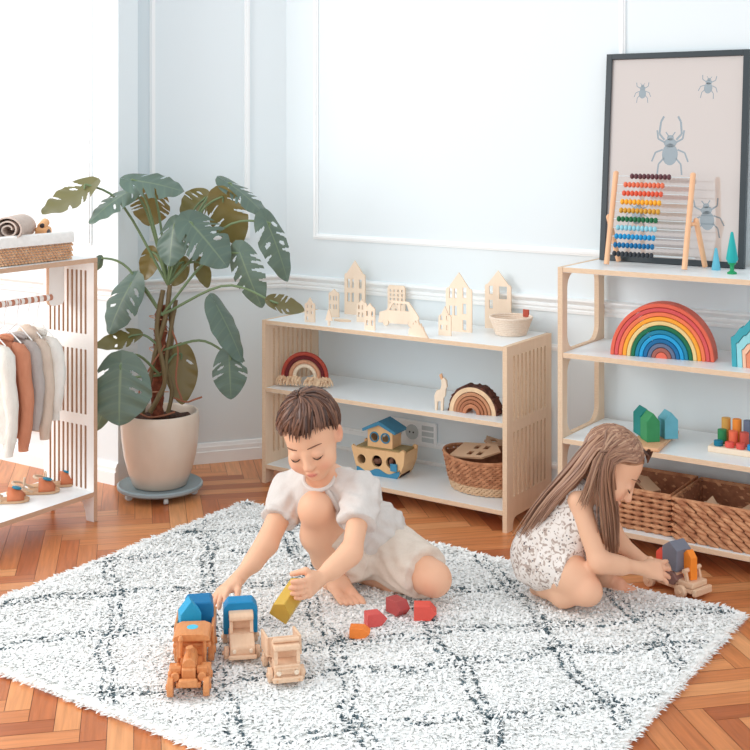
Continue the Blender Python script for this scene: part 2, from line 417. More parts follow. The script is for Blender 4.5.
# ================================================================ shelves
MX0, MX1, SY0, SY1, MZ = -2.843, -1.829, 3.484, 3.812, .600
def slat_panel(w, h, t, rows, nsl, mx, feet=True, holes_r=True):
    """slatted end panel in its own (depth, height) plane; rows = [(z0, z1)]"""
    out = [(0, 0)]
    if feet:
        r = .028; a = .042
        out += [(a, 0)] + [(a + r * (1 - math.cos(math.radians(q))) * .8, .012 + r * math.sin(math.radians(q))) for q in (0, 30, 60, 90)] 
        out += [(w - p[0], p[1]) for p in reversed(out[1:])]
    out += [(w, 0), (w, h), (0, h)]
    holes = []; pitch = (w - 2 * mx) / nsl; sw = pitch * .45
    for z0, z1 in rows:
        for i in range(nsl):
            c = mx + pitch * (i + .5); holes.append(rrect(c - sw / 2, c + sw / 2, z0, z1, sw * .48, 3))
    return plate(out, holes, t, 'x')
MID = thing('toy_shelf', 'low two-tier toy shelf with slatted birch ends beneath the window-side wall corner', 'shelf', ((MX0 + MX1) / 2, (SY0 + SY1) / 2, 0))
MID['label'] = 'low toy shelf with slatted ends, plywood houses standing along its top'
mw = (MX1 - MX0) / 2; md_ = (SY1 - SY0) / 2
for sx in (-1, 1):
    mb = slat_panel(SY1 - SY0, MZ, .016, [(.105, .318), (.352, .565)], 9, .036)
    mb.v = [p + Vector((sx * (mw - .008), -md_, 0)) for p in mb.v]
    mb.build('end_panel', [PANEL, PLY], MID, smooth=False)
for nm, z in (('top_board', MZ), ('middle_board', .352), ('bottom_board', .069)):
    mb = MB(); board(mb, -mw + .0165, mw - .0165, -md_ + .001, md_ - .001, z - .015, z); o = mb.build(nm, [LAM, PLY], MID, smooth=False, bev=.001, seg=1)
RX0, RX1, RZ = -1.650, -.62, .870
RS = thing('open_shelf', 'taller open three-tier toy shelf with beetle poster leaning above it', 'shelf', ((RX0 + RX1) / 2, (SY0 + SY1) / 2, 0))
rw = (RX1 - RX0) / 2; LV = [RZ, .602, .334, .078]
for sx in (-1, 1):
    D_ = SY1 - SY0
    hol = [rrect(.036, D_ - .046, LV[i + 1] + .004, LV[i] - .022, .05, 8) for i in range(3)]
    mb = plate([(0, 0), (.05, 0), (.07, .05), (D_ - .07, .05), (D_ - .05, 0), (D_, 0), (D_, RZ), (0, RZ)], hol, .016, 'x')
    mb.v = [p + Vector((sx * (rw - .008), -md_, 0)) for p in mb.v]
    mb.build('side_frame', [PANEL, PLY], RS, smooth=False)
for nm, z in zip(('top_board', 'shelf_board', 'shelf_board', 'bottom_board'), LV):
    mb = MB(); board(mb, -rw + .0165, rw - .0165, -md_ + .001, md_ - .001, z - .016, z); mb.build(nm, [LAM, PLY], RS, smooth=False, bev=.001, seg=1)
# clothes rack on the left
RK = thing('clothes_rack', 'white slatted child clothes rack at left with sandals on its bottom board', 'rack', (-3.14, 2.40, 0))
kx0, kx1, ky1, ky0, kz = -3.262, -3.018, 2.836, 1.80, .860
RKE = mat('rack_ply_edge', (206, 172, 146), .6, .4, 60, (1, 1, 8), (186, 150, 124))
for yy in (ky1, ky0 + .016):
    out = [(0, 0), (.035, 0), (.038, .03), (.05, .058), (.19, .058), (.204, .03), (.208, 0), (.244, 0), (.244, kz - .0005), (0, kz - .0005)]
    hol = []
    for z0, z1 in ((.105, .315), (.352, .568), (.62, .832)):
        for i in range(9):
            c = .022 + .0215 * (i + .5); hol.append(rect(c - .0048, c + .0048, z0, z1))
    mb = plate(out, hol, .016, 'z')
    mb.v = [p + Vector((kx0, yy - .008, 0)) - RK.location for p in mb.v]
    mb.build('end_panel', [RACKW, RKE], RK, smooth=False)
for nm, z, ex in (('top_board', kz + .016, 0), ('bottom_board', .100, .0165)):
    mb = MB(); board(mb, kx0 + .001, kx1 + .0005, ky0 + ex, ky1 - ex, z - .0155, z); mb.v = [p - RK.location for p in mb.v]; mb.build(nm, [LAM, RKE], RK, smooth=False)
mb = MB()
ol = rrect(2.735 - 2.40, 2.80 - 2.40, .715, .8595, .018); mb = plate(ol, [], .014, 'x'); mb.v = [p + Vector((-.005, 0, 0)) for p in mb.v]; mb.build('rail_bracket', [RACKW, RKE], RK, smooth=False)
rb = MB(); TERRA = mat('rail_terracotta', (190, 132, 108), .6)
y = 2.745; k = 0
while y > 1.84:
    rb.m = k % 2; rb.tube([(.0, y - 2.40, .745), (.0, y - .013 - 2.40, .745)], [.0105, .0105], 14); y -= .013; k += 1
rb.build('hanging_rail', [TERRA, RACKW], RK)
# ================================================================ plywood city on the middle shelf
def gable(w, h, roof, notch=.006):
    return [(-w / 2, 0), (w / 2, 0), (w / 2, h - roof - notch), (w / 2 - .004, h - roof), (w / 2 - .009, h - roof), (0, h), (-w / 2 + .009, h - roof), (-w / 2 + .004, h - roof), (-w / 2, h - roof - notch)]
CUT = mat('cutout_birch', (246, 226, 204), .6, .3, 14, (5, 5, .8), (238, 212, 186))
CUTE = mat('cutout_edge', (228, 200, 172), .6)
def cutout(px, py, outer, holes, label, name='house_cutout', cat='toy house', rz=.12, t=.006, z=MZ, group='plywood town cutouts', dz=0, foot=True):
    p = onZ(px, py, z); p.y = min(max(p.y, SY0 + .012), SY1 - .02)
    o = plate(outer, holes, t, 'z').build(name, [CUT, CUTE], smooth=False, loc=p, rotz=rz)
    return tag(o, label, cat, group)
def wins(xs, zs, w, h): return [rect(x - w / 2, x + w / 2, z, z + h) for x in xs for z in zs]
cutout(310, 322, gable(.042, .089, .02), wins((-.009, .009), (.03, .052), .006, .011) + [rect(-.014, -.006, .006, .02)], 'smallest plywood gabled house cutout, leftmost on the slatted shelf top')
cutout(334, 317, gable(.043, .105, .012), wins((-.014, .002, .012), (.03, .062), .006, .018), 'plywood house cutout behind the tiny tree, second from left on the slatted shelf')
cutout(329, 325.5, [(-.004, 0), (.004, 0), (.004, .018), (.014, .018), (.003, .055), (0, .058), (-.003, .055), (-.014, .018), (-.004, .018)], [], 'tiny plywood fir tree cutout in front of a house at shelf left', 'tree_cutout', 'toy tree')
cutout(355, 314.5, gable(.088, .205, .05), wins((-.026, -.008), (.048, .1), .010, .034) + wins((.024,), (.048, .1), .012, .034) + [rect(.018, .03, .004, .036)], 'tallest plywood house cutout with narrow paired windows, standing at the back left of shelf')
p = onZ(342, 321, MZ); pts = [(.036 * math.cos(a) * (1 + .12 * math.cos(3 * a)), .016 * math.sin(a)) for a in [2 * math.pi * i / 28 for i in range(28)]]
tag(plate(pts, [], .006, 'y').build('pond_cutout', [CUT, CUTE], smooth=False, loc=(p.x, p.y, MZ + .003)), 'flat oval plywood pond cutout lying on the slatted shelf top', 'toy pond', 'plywood town cutouts')
cutout(362, 322, gable(.042, .082, .012), wins((-.012, .004), (.018, .046), .007, .017), 'low plywood house cutout half hidden behind a slightly nearer twin house')
cutout(370, 330, gable(.040, .094, .014), wins((-.010, .010), (.016, .048), .008, .018), 'nearest small plywood house cutout at the front edge, left of the car')
cutout(406, 316, [(-.036, 0), (.036, 0), (.036, .112), (.03, .122), (-.03, .122), (-.036, .112)], wins((-.024, -.008, .008, .024), (.05, .066, .082, .098), .006, .009) + wins((-.022, .0), (.02,), .006, .016), 'flat roofed plywood tower cutout with a grid of small windows')
CS = 1.25
car = [(-.062, .008), (-.048, .008)] + [(-.038 + .011 * math.cos(a), .008 + .010 * math.sin(a)) for a in [math.pi * (1 - i / 6) for i in range(7)]] + [(.028, .008)] + [(.042 + .011 * math.cos(a), .008 + .010 * math.sin(a)) for a in [math.pi * (1 - i / 6) for i in range(7)]] + [(.064, .008), (.066, .03), (.058, .042), (.034, .072), (-.018, .074), (-.036, .045), (-.058, .038)]
cp = cutout(398, 326.5, [(a * CS, b * CS) for a, b in car], [[(a * CS, b * CS) for a, b in h_] for h_ in [[(-.028, .045), (.002, .045), (.002, .066), (-.015, .066)], [(.008, .045), (.036, .045), (.028, .066), (.008, .066)]]], 'plywood car cutout with open windows in front of the grid window tower', 'car_cutout', 'toy car')
for sx in (-.038, .042):
    mb = MB(); mb.cyl((sx * CS, -.004, .0115), (sx * CS, .004, .0115), .0112, n=18); mb.build('wheel', CUT, cp)
hedge = [(-.046, 0), (.044, 0), (.05, .006), (.03, .024)]
zz = [(.03, .024), (.024, .036), (.022, .030), (.014, .046), (.010, .038), (.0, .056), (-.006, .044), (-.014, .052), (-.018, .038), (-.028, .040), (-.032, .026), (-.042, .022)]
cutout(418, 336.5, [(-.046, 0), (.05, 0)] + zz, [], 'spiky plywood hedge cutout at the shelf front edge, right of the car', 'hedge_cutout', 'toy hedge', rz=-.25)
cutout(445, 335.5, gable(.046, .10, .03), wins((-.012, .010), (.02, .052), .008, .016), 'small plywood house cutout overlapping the tall narrow house behind it')
cutout(459, 331.5, gable(.098, .205, .055), wins((-.030, -.012), (.055, .115), .011, .034) + wins((.022,), (.006, .062, .118), .014, .036), 'tall plywood house cutout just left of the rope basket')
cutout(504, 327, gable(.098, .205, .05), wins((-.026,), (.07, .12), .014, .03) + [rect(.004, .034, .105, .15)] + wins((.018,), (.02,), .014, .034), 'tall plywood house cutout standing directly behind the rope basket')
# rope basket with red tag
p = onZ(511, 334.5, MZ); p.y = min(p.y, SY1 - .085)
RB = thing('rope_basket', 'small round cream rope basket with red tag on shelf top', 'basket', (p.x, p.y, MZ))
ROPE = mat('cotton_rope', (232, 216, 200), .9, .5, 160, c2=(218, 198, 178), bump=.2)
mb = MB(); r0 = .052
for i in range(9):
    r = .050 + .0027 * i; mb.torus((0, 0, .0045 + .0069 * i), r, .0040, 36, 8)
for i in range(6): mb.torus((0, 0, .0045), .045 - .0085 * i, .0048, 30, 6)
mb.build('coil', ROPE, RB)
MB().box((.028, .058, .068), (.022, .006, .026)).build('tag', mat('leather_tag', (176, 78, 60), .6), RB, bev=.001)
# ================================================================ middle board of the slatted shelf
MB_Z = .352
p = onZ(300, 389, MB_Z); 
MR = thing('macrame_rainbow', 'rust and cream yarn rainbow with fluffy fringe at left of middle board', 'rainbow', (-2.722, 3.585, MB_Z), .36)
YR = [mat('yarn_rust', (178, 76, 62), .95, .4, 120, bump=.6), mat('yarn_wine', (108, 40, 44), .95, .4, 120, bump=.6), mat('yarn_tan', (214, 158, 126), .95, .4, 120, bump=.6), mat('yarn_cream', (238, 222, 198), .95, .4, 120, bump=.6)]
for i, r in enumerate((.084, .070, .055, .040)):
    mb = MB(); mb.tube([(r * math.cos(a), 0, .036 + r * math.sin(a)) for a in [math.pi * k / 24 for k in range(25)]], .0076, 10)
    mb.tube([(r, 0, .037), (r, 0, .012)], .0066, 10); mb.tube([(-r, 0, .037), (-r, 0, .012)], .0066, 10)
    mb.build('yarn_arch', YR[i], MR)
FR = mat('fringe_yarn', (240, 214, 182), .95, .5, 90, c2=(220, 180, 146))
for side in (-1, 1):
    mb = MB()
    for k in range(110):
        a = random.uniform(.012, .098) * side; z0 = random.uniform(.018, .038); dx = random.uniform(-.016, .016); dy = random.uniform(-.022, .012)
        mb.tube([(a, -.006, z0), (a + dx * .6, -.008 + dy, z0 * .75), (a + dx, -.008 + dy * 1.4, max(.003, z0 * .25))], [.0026, .0024, .001], 5)
    mb.build('fringe', FR, MR)
p = onZ(440, 410, MB_Z)
dp = [(-.016, 0), (-.009, 0), (-.007, .03), (.004, .032), (.004, 0), (.012, 0), (.014, .042), (.02, .05), (.022, .075), (.026, .078), (.024, .1), (.014, .112), (.006, .104), (.006, .085), (.002, .07), (-.012, .066), (-.018, .05)]
DE = thing('toy_deer', 'small blocky wooden deer figure standing left of the log stacker', 'toy deer', (p.x, p.y, MB_Z), .35)
MB().prism(dp, -.009, .009).build('deer_body', BIRCH, DE, smooth=False, bev=.0015)
MB().prism([(.004, .104), (.012, .104), (.006, .124), (-.002, .12)], -.008, .008).build('antler', BEECH, DE, smooth=False, bev=.001)
p = onZ(478, 416, MB_Z)
LS = thing('log_stacker', 'natural bark-edged wooden arch stacker on the middle board at right', 'stacker', (p.x - .036, p.y + .045, MB_Z), .10)
LS.scale = (.87, .87, .90)
BARK = mat('bark', (104, 62, 50), .95, .9, 60, c2=(58, 34, 30), bump=1)
WR = [mat('ring_%d' % i, c, .6, .5, 40, (1, .2, 1), tuple(v * .84 for v in c)) for i, c in enumerate(((238, 206, 168), (198, 142, 106), (182, 122, 88), (172, 110, 78), (190, 126, 92)))]
def arch(mb, ro, ri, y0, y1, sx=1, sz=1, n=28, jig=0):
    A = [math.pi * k / n for k in range(n + 1)]
    O = [(ro * (1 + jig * random.uniform(-1, 1)) * math.cos(a) * sx, ro * (1 + jig * random.uniform(-1, 1)) * math.sin(a) * sz) for a in A]; I = [(ri * math.cos(a) * sx, ri * math.sin(a) * sz) for a in A]
    if jig: O = [(x, max(z, 0)) for x, z in O]
    k = n + 1
    vs = [(x, y0, z) for x, z in O] + [(x, y0, z) for x, z in I] + [(x, y1, z) for x, z in O] + [(x, y1, z) for x, z in I]
    fs = []
    for i in range(n):
        fs += [(i, i + 1, k + i + 1, k + i), (2 * k + i, 3 * k + i, 3 * k + i + 1, 2 * k + i + 1), (i, 2 * k + i, 2 * k + i + 1, i + 1), (k + i, k + i + 1, 3 * k + i + 1, 3 * k + i)]
    fs += [(0, k, 3 * k, 2 * k), (n, 2 * k + n, 3 * k + n, k + n)]
    mb.add(vs, fs); return mb
rad = [.098, .078, .064, .051, .037, .022]
arch(MB(), .105, .0985, -.028, .028, 1, .98, 40, .05).build('bark_rim', BARK, LS, smooth=True, angle=60)
for i in range(5):
    arch(MB(), rad[i] - .0004, rad[i + 1] + (.0016 if i < 4 else 0), -.028 - .003 * i, .026).build('wooden_arch', WR[i], LS, bev=.0012)
# ================================================================ bottom board: ark and basket
AZ = .069
AK = thing('toy_ark', 'wooden toy ark with blue gabled roof and animals in round portholes', 'toy boat', (-2.398, 3.645, AZ), .10)
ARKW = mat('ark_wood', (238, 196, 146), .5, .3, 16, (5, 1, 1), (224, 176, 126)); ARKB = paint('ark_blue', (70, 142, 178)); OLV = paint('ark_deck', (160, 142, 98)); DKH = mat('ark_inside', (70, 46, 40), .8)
def circ(cx, cz, r, n=22): return [(cx + r * math.cos(2 * math.pi * i / n), cz + r * math.sin(2 * math.pi * i / n)) for i in range(n)]
hull = [(-.092, .012), (-.086, 0), (.07, 0), (.078, .012), (.094, .05), (.098, .09), (.098, .098), (.086, .102), (.078, .092), (-.098, .092), (-.112, .1), (-.116, .094), (-.104, .05)]
for y in (-.048, .048):
    mb = plate(hull, [circ(-.075, .052, .017), circ(-.012, .052, .021), circ(.045, .054, .020)], .012, 'z'); mb.v = [q + Vector((0, y, 0)) for q in mb.v]
    mb.build('hull_side', [ARKW, ARKW], AK, smooth=False)
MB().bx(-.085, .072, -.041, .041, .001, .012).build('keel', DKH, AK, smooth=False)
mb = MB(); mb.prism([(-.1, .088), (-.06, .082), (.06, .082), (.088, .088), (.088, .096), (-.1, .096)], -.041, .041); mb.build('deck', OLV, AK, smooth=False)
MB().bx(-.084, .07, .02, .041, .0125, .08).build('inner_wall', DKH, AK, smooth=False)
MB().prism([(.070, .0125), (.079, .0125), (.093, .05), (.097, .088), (.086, .088), (.082, .05)], -.0415, .0415).build('hull_end', ARKW, AK, smooth=False)
MB().prism([(-.085, .0125), (-.077, .0125), (-.092, .05), (-.100, .088), (-.111, .088), (-.103, .05)], -.0415, .0415).build('hull_end', ARKW, AK, smooth=False)
wave = [(-.093, .012), (-.086, -.0), (.07, -.0), (.079, .014)] + [(.079 - .172 * i / 24, .019 + .007 * math.sin(i * .52 + 1.5)) for i in range(25)]
MB().prism(wave, -.0568, -.0542).build('painted_wave', ARKB, AK, smooth=False)
mb = plate([(-.05, .096), (.05, .096), (.05, .16), (0, .178), (-.05, .16)], [circ(-.022, .132, .015), circ(.022, .132, .015)], .008, 'z'); mb.v = [q + Vector((-.01, -.03, 0)) for q in mb.v]; mb.build('cabin_front', [ARKW, ARKW], AK, smooth=False)
mb = plate([(-.05, .096), (.05, .096), (.05, .16), (0, .178), (-.05, .16)], [circ(-.022, .132, .015), circ(.022, .132, .015)], .008, 'z'); mb.v = [q + Vector((-.01, .03, 0)) for q in mb.v]; mb.build('cabin_back', [ARKW, ARKW], AK, smooth=False)
for sx in (-.0564, .0364): MB().bx(sx - .003, sx + .003, -.026, .026, .0965, .158).build('cabin_side', ARKW, AK, smooth=False)
for cx in (-.032, .012):
    mb = MB(); mb.tube([(cx + .0165 * math.cos(a), -.0355, .132 + .0165 * math.sin(a)) for a in [2 * math.pi * i / 24 for i in range(25)]], .0028, 6); mb.build('porthole_ring', ARKB, AK)
mb = MB(); mb.prism([(-.075, .150), (-.01, .178), (.055, .150), (.057, .160), (-.01, .192), (-.077, .160)], -.046, .046); mb.build('roof', ARKB, AK, smooth=False, bev=.001)
ANI = paint('animal_brown', (110, 74, 58))
mb = MB(); mb.ell((-.014, -.046, .05), (.016, .008, .010)); mb.ell((-.002, -.047, .056), (.008, .007, .007)); mb.build('animal_figure', ANI, AK)
mb = MB(); mb.ell((.042, -.046, .054), (.010, .008, .013)); mb.ell((.046, -.047, .066), (.007, .006, .006)); mb.build('animal_figure', ANI, AK)
MB().bx(.045, .071, -.062, -.0545, .026, .052).build('blue_block', ARKB, AK, smooth=False, bev=.001)
mb = MB(); tri = [(.078 + .007 * math.cos(a), .024 + .007 * math.sin(a)) for a in (math.pi / 2, math.pi * 7 / 6, math.pi * 11 / 6)]; mb.tube([(x, -.0548, z) for x, z in tri + tri[:1]], .0009, 5); mb.build('triangle_mark', DKH, AK)
# seagrass basket, oval
WEAVE = mat('seagrass', (206, 150, 112), .8, .9, 45, c2=(158, 104, 74), bump=.6)
WEAVE2 = mat('hyacinth', (212, 158, 118), .75, .9, 32, c2=(166, 108, 76), bump=.6)
PALE = mat('pale_seagrass', (222, 190, 156), .8, .5, 60, c2=(200, 164, 130), bump=.5)
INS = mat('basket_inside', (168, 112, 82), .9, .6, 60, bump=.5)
OB = thing('oval_basket', 'oval seagrass basket with pale base holding plywood house boards', 'basket', (-2.005, 3.668, AZ), .0)
def ov(z, f=1): 
    k = .78 + .22 * (z / .115) ** .8; return (.155 * k * f, .112 * k * f)
mb = MB(); lay = MB(); NR = 15
for i in range(NR):
    z = .006 + .0074 * i; a_, b_ = ov(z); tgt = lay if z < .032 else mb; n = 46
    for j in range(n):
        t0 = 2 * math.pi * (j + (.5 if i % 2 else 0)) / n; t1 = t0 + 2 * math.pi * 1.25 / n; rr = .0042
        bul = 1 + .018 * ((j + i) % 2); rise = .003 * (1 if True else -1)
        zt = .012 * math.cos(t0) ** 2 * (z / .115) if z > .06 else 0
        tgt.tube([(a_ * bul * math.cos(t0), b_ * bul * math.sin(t0), z - rise + zt), (a_ * (bul + .012) * math.cos((t0 + t1) / 2), b_ * (bul + .012) * math.sin((t0 + t1) / 2), z + zt), (a_ * bul * math.cos(t1), b_ * bul * math.sin(t1), z + rise + zt)], [.0025, rr, .0025], 5)
mb.build('woven_wall', WEAVE, OB); lay.build('pale_base', PALE, OB)
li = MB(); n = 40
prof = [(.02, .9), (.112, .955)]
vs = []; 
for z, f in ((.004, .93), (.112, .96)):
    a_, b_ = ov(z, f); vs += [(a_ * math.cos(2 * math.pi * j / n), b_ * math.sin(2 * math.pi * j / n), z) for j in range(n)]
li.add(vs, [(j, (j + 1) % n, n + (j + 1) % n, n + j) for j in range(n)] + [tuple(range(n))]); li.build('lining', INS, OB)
mb = MB(); a_, b_ = ov(.114); mb.tube([(a_ * math.cos(t), b_ * math.sin(t), .114 + .012 * math.cos(t) ** 2) for t in [2 * math.pi * j / 48 for j in range(49)]], .0055, 7); mb.build('rim', WEAVE, OB)
def inside_board(name, label, loc, rot, w, h, holes, cat='toy house', t=.006, mats=None):
    o = plate(gable(w, h, .04), holes, t, 'z').build(name, mats or [CUT2, CUTE2], smooth=False)
    o.location = loc; o.rotation_euler = rot; return tag(o, label, cat)
CUT2 = mat('kraft_birch', (222, 188, 156), .65, .3, 14, (5, 5, .8), (208, 170, 138)); CUTE2 = mat('kraft_edge', (190, 150, 118), .65)
inside_board('house_board', 'large plywood house board with four windows leaning inside the seagrass basket', (-2.115, 3.655, AZ + .122), (math.radians(-83), math.radians(14), math.radians(-94)), .105, .185, wins((-.022, .022), (.065, .105), .026, .020))
inside_board('house_board', 'smaller plywood board lying on top at the right inside the seagrass basket', (-1.975, 3.72, AZ + .138), (math.radians(-82), math.radians(6), math.radians(60)), .075, .10, [rect(-.012, .012, .04, .06)])
# ================================================================ open shelf: poster, abacus, trees
PO = thing('framed_poster', 'large black framed beetle print leaning on the wall above the open shelf', 'poster', (-1.383, 3.752, RZ), 0)
lean = math.radians(-5.2)   # top leans back to the wall
PO.rotation_euler = (lean, 0, 0)
BLK = mat('black_frame', (44, 54, 60), .35, spec=.5)
pw, ph, fw = .2385, .685, .019
for nm, b in (('frame_side', (-pw, -pw + fw, 0, ph)), ('frame_side', (pw - fw, pw, 0, ph)), ('frame_rail', (-pw + fw, pw - fw, 0, fw)), ('frame_rail', (-pw + fw, pw - fw, ph - fw, ph))):
    MB().bx(b[0], b[1], -.012, .008, b[2] + .0005, b[3]).build(nm, BLK, PO, smooth=False, bev=.001)
pm, N_, L_, b_ = pr('print_paper'); b_.inputs['Base Color'].default_value = lin((190, 178, 172)); b_.inputs['Roughness'].default_value = .6
b_.inputs['Coat Weight'].default_value = 1; b_.inputs['Coat IOR'].default_value = 2.6; b_.inputs['Coat Roughness'].default_value = .01
im = pm.copy(); im.node_tree.nodes['Principled BSDF'].inputs['Base Color'].default_value = lin((112, 130, 140)); im.name = 'print_ink'
MB().bx(-pw + fw, pw - fw, -.002, .004, fw, ph - fw).build('print', pm, PO, smooth=False)
def beetle(cx, cz, s, horn=0, rot=0):
    mb = MB(); Rm = Matrix.Rotation(rot, 3, 'Y'); y = -.0021
    def poly(pts): 
        P = [Rm @ Vector((a * s, 0, c * s)) + Vector((cx, y, cz)) for a, c in pts]
        n = len(P); mb.add([(q.x, y, q.z) for q in P], [tuple(range(n))])
    def line(pts, w):
        for (a, c), (e, f) in zip(pts, pts[1:]):
            d = Vector((e - a, f - c)); nn = Vector((-d.y, d.x)).normalized() * w; poly([(a + nn.x, c + nn.y), (e + nn.x, f + nn.y), (e - nn.x, f - nn.y), (a - nn.x, c - nn.y)])
    el = lambda a, c, rx, rz: [(a + rx * math.cos(2 * math.pi * i / 20), c + rz * math.sin(2 * math.pi * i / 20)) for i in range(20)]
    poly(el(0, -.18, .27, .36)); poly(el(0, .2, .22, .15)); poly(el(0, .37, .12, .09))
    for sx in (-1, 1):
        line([(sx * .2, .22), (sx * .42, .34), (sx * .46, .62)], .03); line([(sx * .25, -.02), (sx * .5, -.12), (sx * .62, -.42)], .028); line([(sx * .2, -.3), (sx * .38, -.5), (sx * .42, -.85)], .028)
        line([(sx * .06, .42), (sx * .16, .56)], .02)
        if horn: line([(sx * .2, .3), (sx * .38, .5), (sx * .34, .9), (sx * .24, 1.08)], .035)
    mb.build('printed_beetle', im, PO, smooth=False)
beetle(-.112, .560, .046); beetle(.108, .575, .050, 0, .1); beetle(-.012, .37, .098, 1); beetle(-.115, .16, .07, 0, .1); beetle(.115, .16, .085, 0, -.1)
# abacus
AB = thing('abacus', 'wooden abacus with ten rows of coloured beads on the open shelf', 'abacus', (-1.404, 3.632, RZ), -.03)
ABW = mat('abacus_wood', (236, 186, 146), .5, .35, 20, (5, 5, 1), (222, 168, 128))
def post(x): return [(x, -.042, .006), (x, .030, .293)]
for sx in (-.128, .128):
    mb = MB(); mb.tube(post(sx), [.0085, .0085], 14); mb.ell(post(sx)[1], (.0085, .0085, .006)); mb.build('front_post', ABW, AB)
    mb = MB(); x2 = sx + (.017 if sx > 0 else -.017); mb.tube([(x2, .012, .150), (x2, .086, .006)], [.0085, .0085], 14); mb.ell((x2, .012, .150), (.0085, .0085, .011)); mb.build('back_leg', ABW, AB)
    mb = MB(); mb.cyl((sx - .006, -.006, .138), (x2, .012, .143), .006); mb.build('hinge_peg', ABW, AB)
MB().tube([(-.118, .074, .03), (.118, .074, .03)], .002, 6).build('brace_rod', mat('steel', (206, 214, 216), .3, metal=.6), AB)
BEADC = [(104, 66, 72), (232, 122, 90), (226, 98, 72), (246, 178, 54), (214, 160, 62), (40, 112, 72), (150, 208, 222), (40, 150, 204), (28, 112, 164), (52, 56, 62)]
off = [.034, .015, .013, .010, .009, .004, .004, .002, .001, .001]
bead_me = None
for i in range(10):
    f = .965 - i * .094; q0 = Vector(post(-.128)[0]).lerp(Vector(post(-.128)[1]), f); y, z = q0.y, q0.z
    MB().tube([(-.128, y, z), (.128, y, z)], .0014, 6).build('rod', MATS['steel'], AB)
    bm_ = paint('bead_%d' % i, BEADC[i])
    proto = None
    for k in range(10):
        x = -.106 + off[i] + .0137 * k
        if proto is None:
            mb = MB(); mb.ell((0, 0, 0), (.0066, .0092, .0092), None, 14, 8); proto = mb.build('bead', bm_, AB); o = proto
        else: o = proto.copy(); COL.objects.link(o)
        o.location = (x, y, z)
# little turned trees
p = onZ(716, 270, RZ); mb = MB(); mb.lathe([(.0135, 0), (.0135, .004), (.004, .066), (.002, .068), (0, .068)], 24)
tag(mb.build('cone_tree', paint('pale_blue', (104, 190, 214)), loc=(p.x, p.y, RZ)), 'pale blue wooden cone tree beside the abacus leg', 'toy tree')
p = onZ(732, 274, RZ); T2 = thing('toy_tree', 'teal wooden tree on a green turned foot, right of the pale cone', 'toy tree', (p.x, p.y, RZ))
MB().lathe([(.014, 0), (.014, .005), (.006, .010), (.006, .026), (.011, .03), (.013, .034), (0, .034)], 24).build('foot', paint('green', (34, 152, 98)), T2)
MB().lathe([(.012, .034), (.018, .045), (.004, .124), (.002, .126), (0, .126)], 24).build('crown', paint('teal', (34, 168, 168)), T2)
# rainbow stacker
p = onZ(663, 358, .602)
RN = thing('rainbow_stacker', 'large many-coloured wooden rainbow stacker on the second board of the open shelf', 'rainbow', (-1.348, 3.60, .602), .16)
RC = [(226, 104, 82), (214, 88, 90), (238, 122, 84), (246, 166, 56), (232, 204, 142), (26, 110, 76), (28, 128, 160), (36, 158, 212), (24, 104, 156), (98, 112, 140), (160, 96, 86), (228, 110, 88)]
ro = .158; st = .0128
for i, c in enumerate(RC):
    a = ro - st * i; b = a - st + .0012
    if i == len(RC) - 1: b = .0005
    arch(MB(), a, b, -.034, .034, 1, 1.06, 40).build('rainbow_arch', paint('arch_%d' % i, c), RN, bev=.0022)
# house stacker at the frame edge
p = onZ(733, 366, .602)
HS = thing('house_stacker', 'turquoise nested wooden house stacker cut by the right picture edge', 'stacker', (p.x + .075, p.y + .02, .602), .1)
def hshape(s): 
    k = [(-.078, 0), (-.080, .05), (-.082, .088), (-.074, .09), (-.055, .118), (-.047, .118), (-.02, .152), (0, .165)]
    k = [(x * s, z * s) for x, z in k]; return k + [(-x, z) for x, z in reversed(k[:-1])]
HC = [(64, 164, 178), (150, 214, 222), (240, 192, 164), (226, 140, 108)]
S_ = [1, .80, .60, .46]
for i, c in enumerate(HC):
    o_ = hshape(S_[i] - .012); 
    if i < 3:
        inn = hshape(S_[i + 1] + .004); ring = o_[:] + [(x, z) for x, z in reversed(inn)]
    else: ring = o_
    mb = plate(ring, [], .05, 'z'); mb.build('house_arch', [paint('hs_%d' % i, c)] * 2, HS, smooth=False, bev=.001)
# three houses on a tray
def pent(w, h, r): return [(-w / 2, 0), (w / 2, 0), (w / 2, h), (0, h + r), (-w / 2, h)]
TZ = .334
TB = MB(); TB.bx(-.05, .05, -.13, .13, 0, .012)
c = onZ(655, 441, TZ)
tag(TB.build('wooden_tray', BEECH, smooth=False, bev=.004, loc=(-1.385, 3.61, TZ), rotz=.12), 'oblong beech board under three painted house blocks', 'tray')
for (px_, py_, w, h, r_, d_, col, lb, rz) in ((643, 438, .042, .064, .022, .06, (22, 132, 128), 'dark teal house block, left rear of three on the beech board', .75),
        (650, 444, .042, .062, .026, .055, (58, 148, 96), 'green house block, nearest of three on the beech board', .75),
        (668, 441, .044, .058, .024, .055, (110, 186, 206), 'light blue house block, right of three on the beech board', .75)):
    q = onZ(px_, py_ - 4, TZ + .012)
    tag(MB().prism(pent(w, h, r_), -d_ / 2, d_ / 2).build('house_block', paint(lb[:9].replace(' ', '_'), col), smooth=False, bev=.0015, loc=(q.x, q.y, TZ + .0122), rotz=rz), lb, 'toy block', 'house blocks on the beech board')
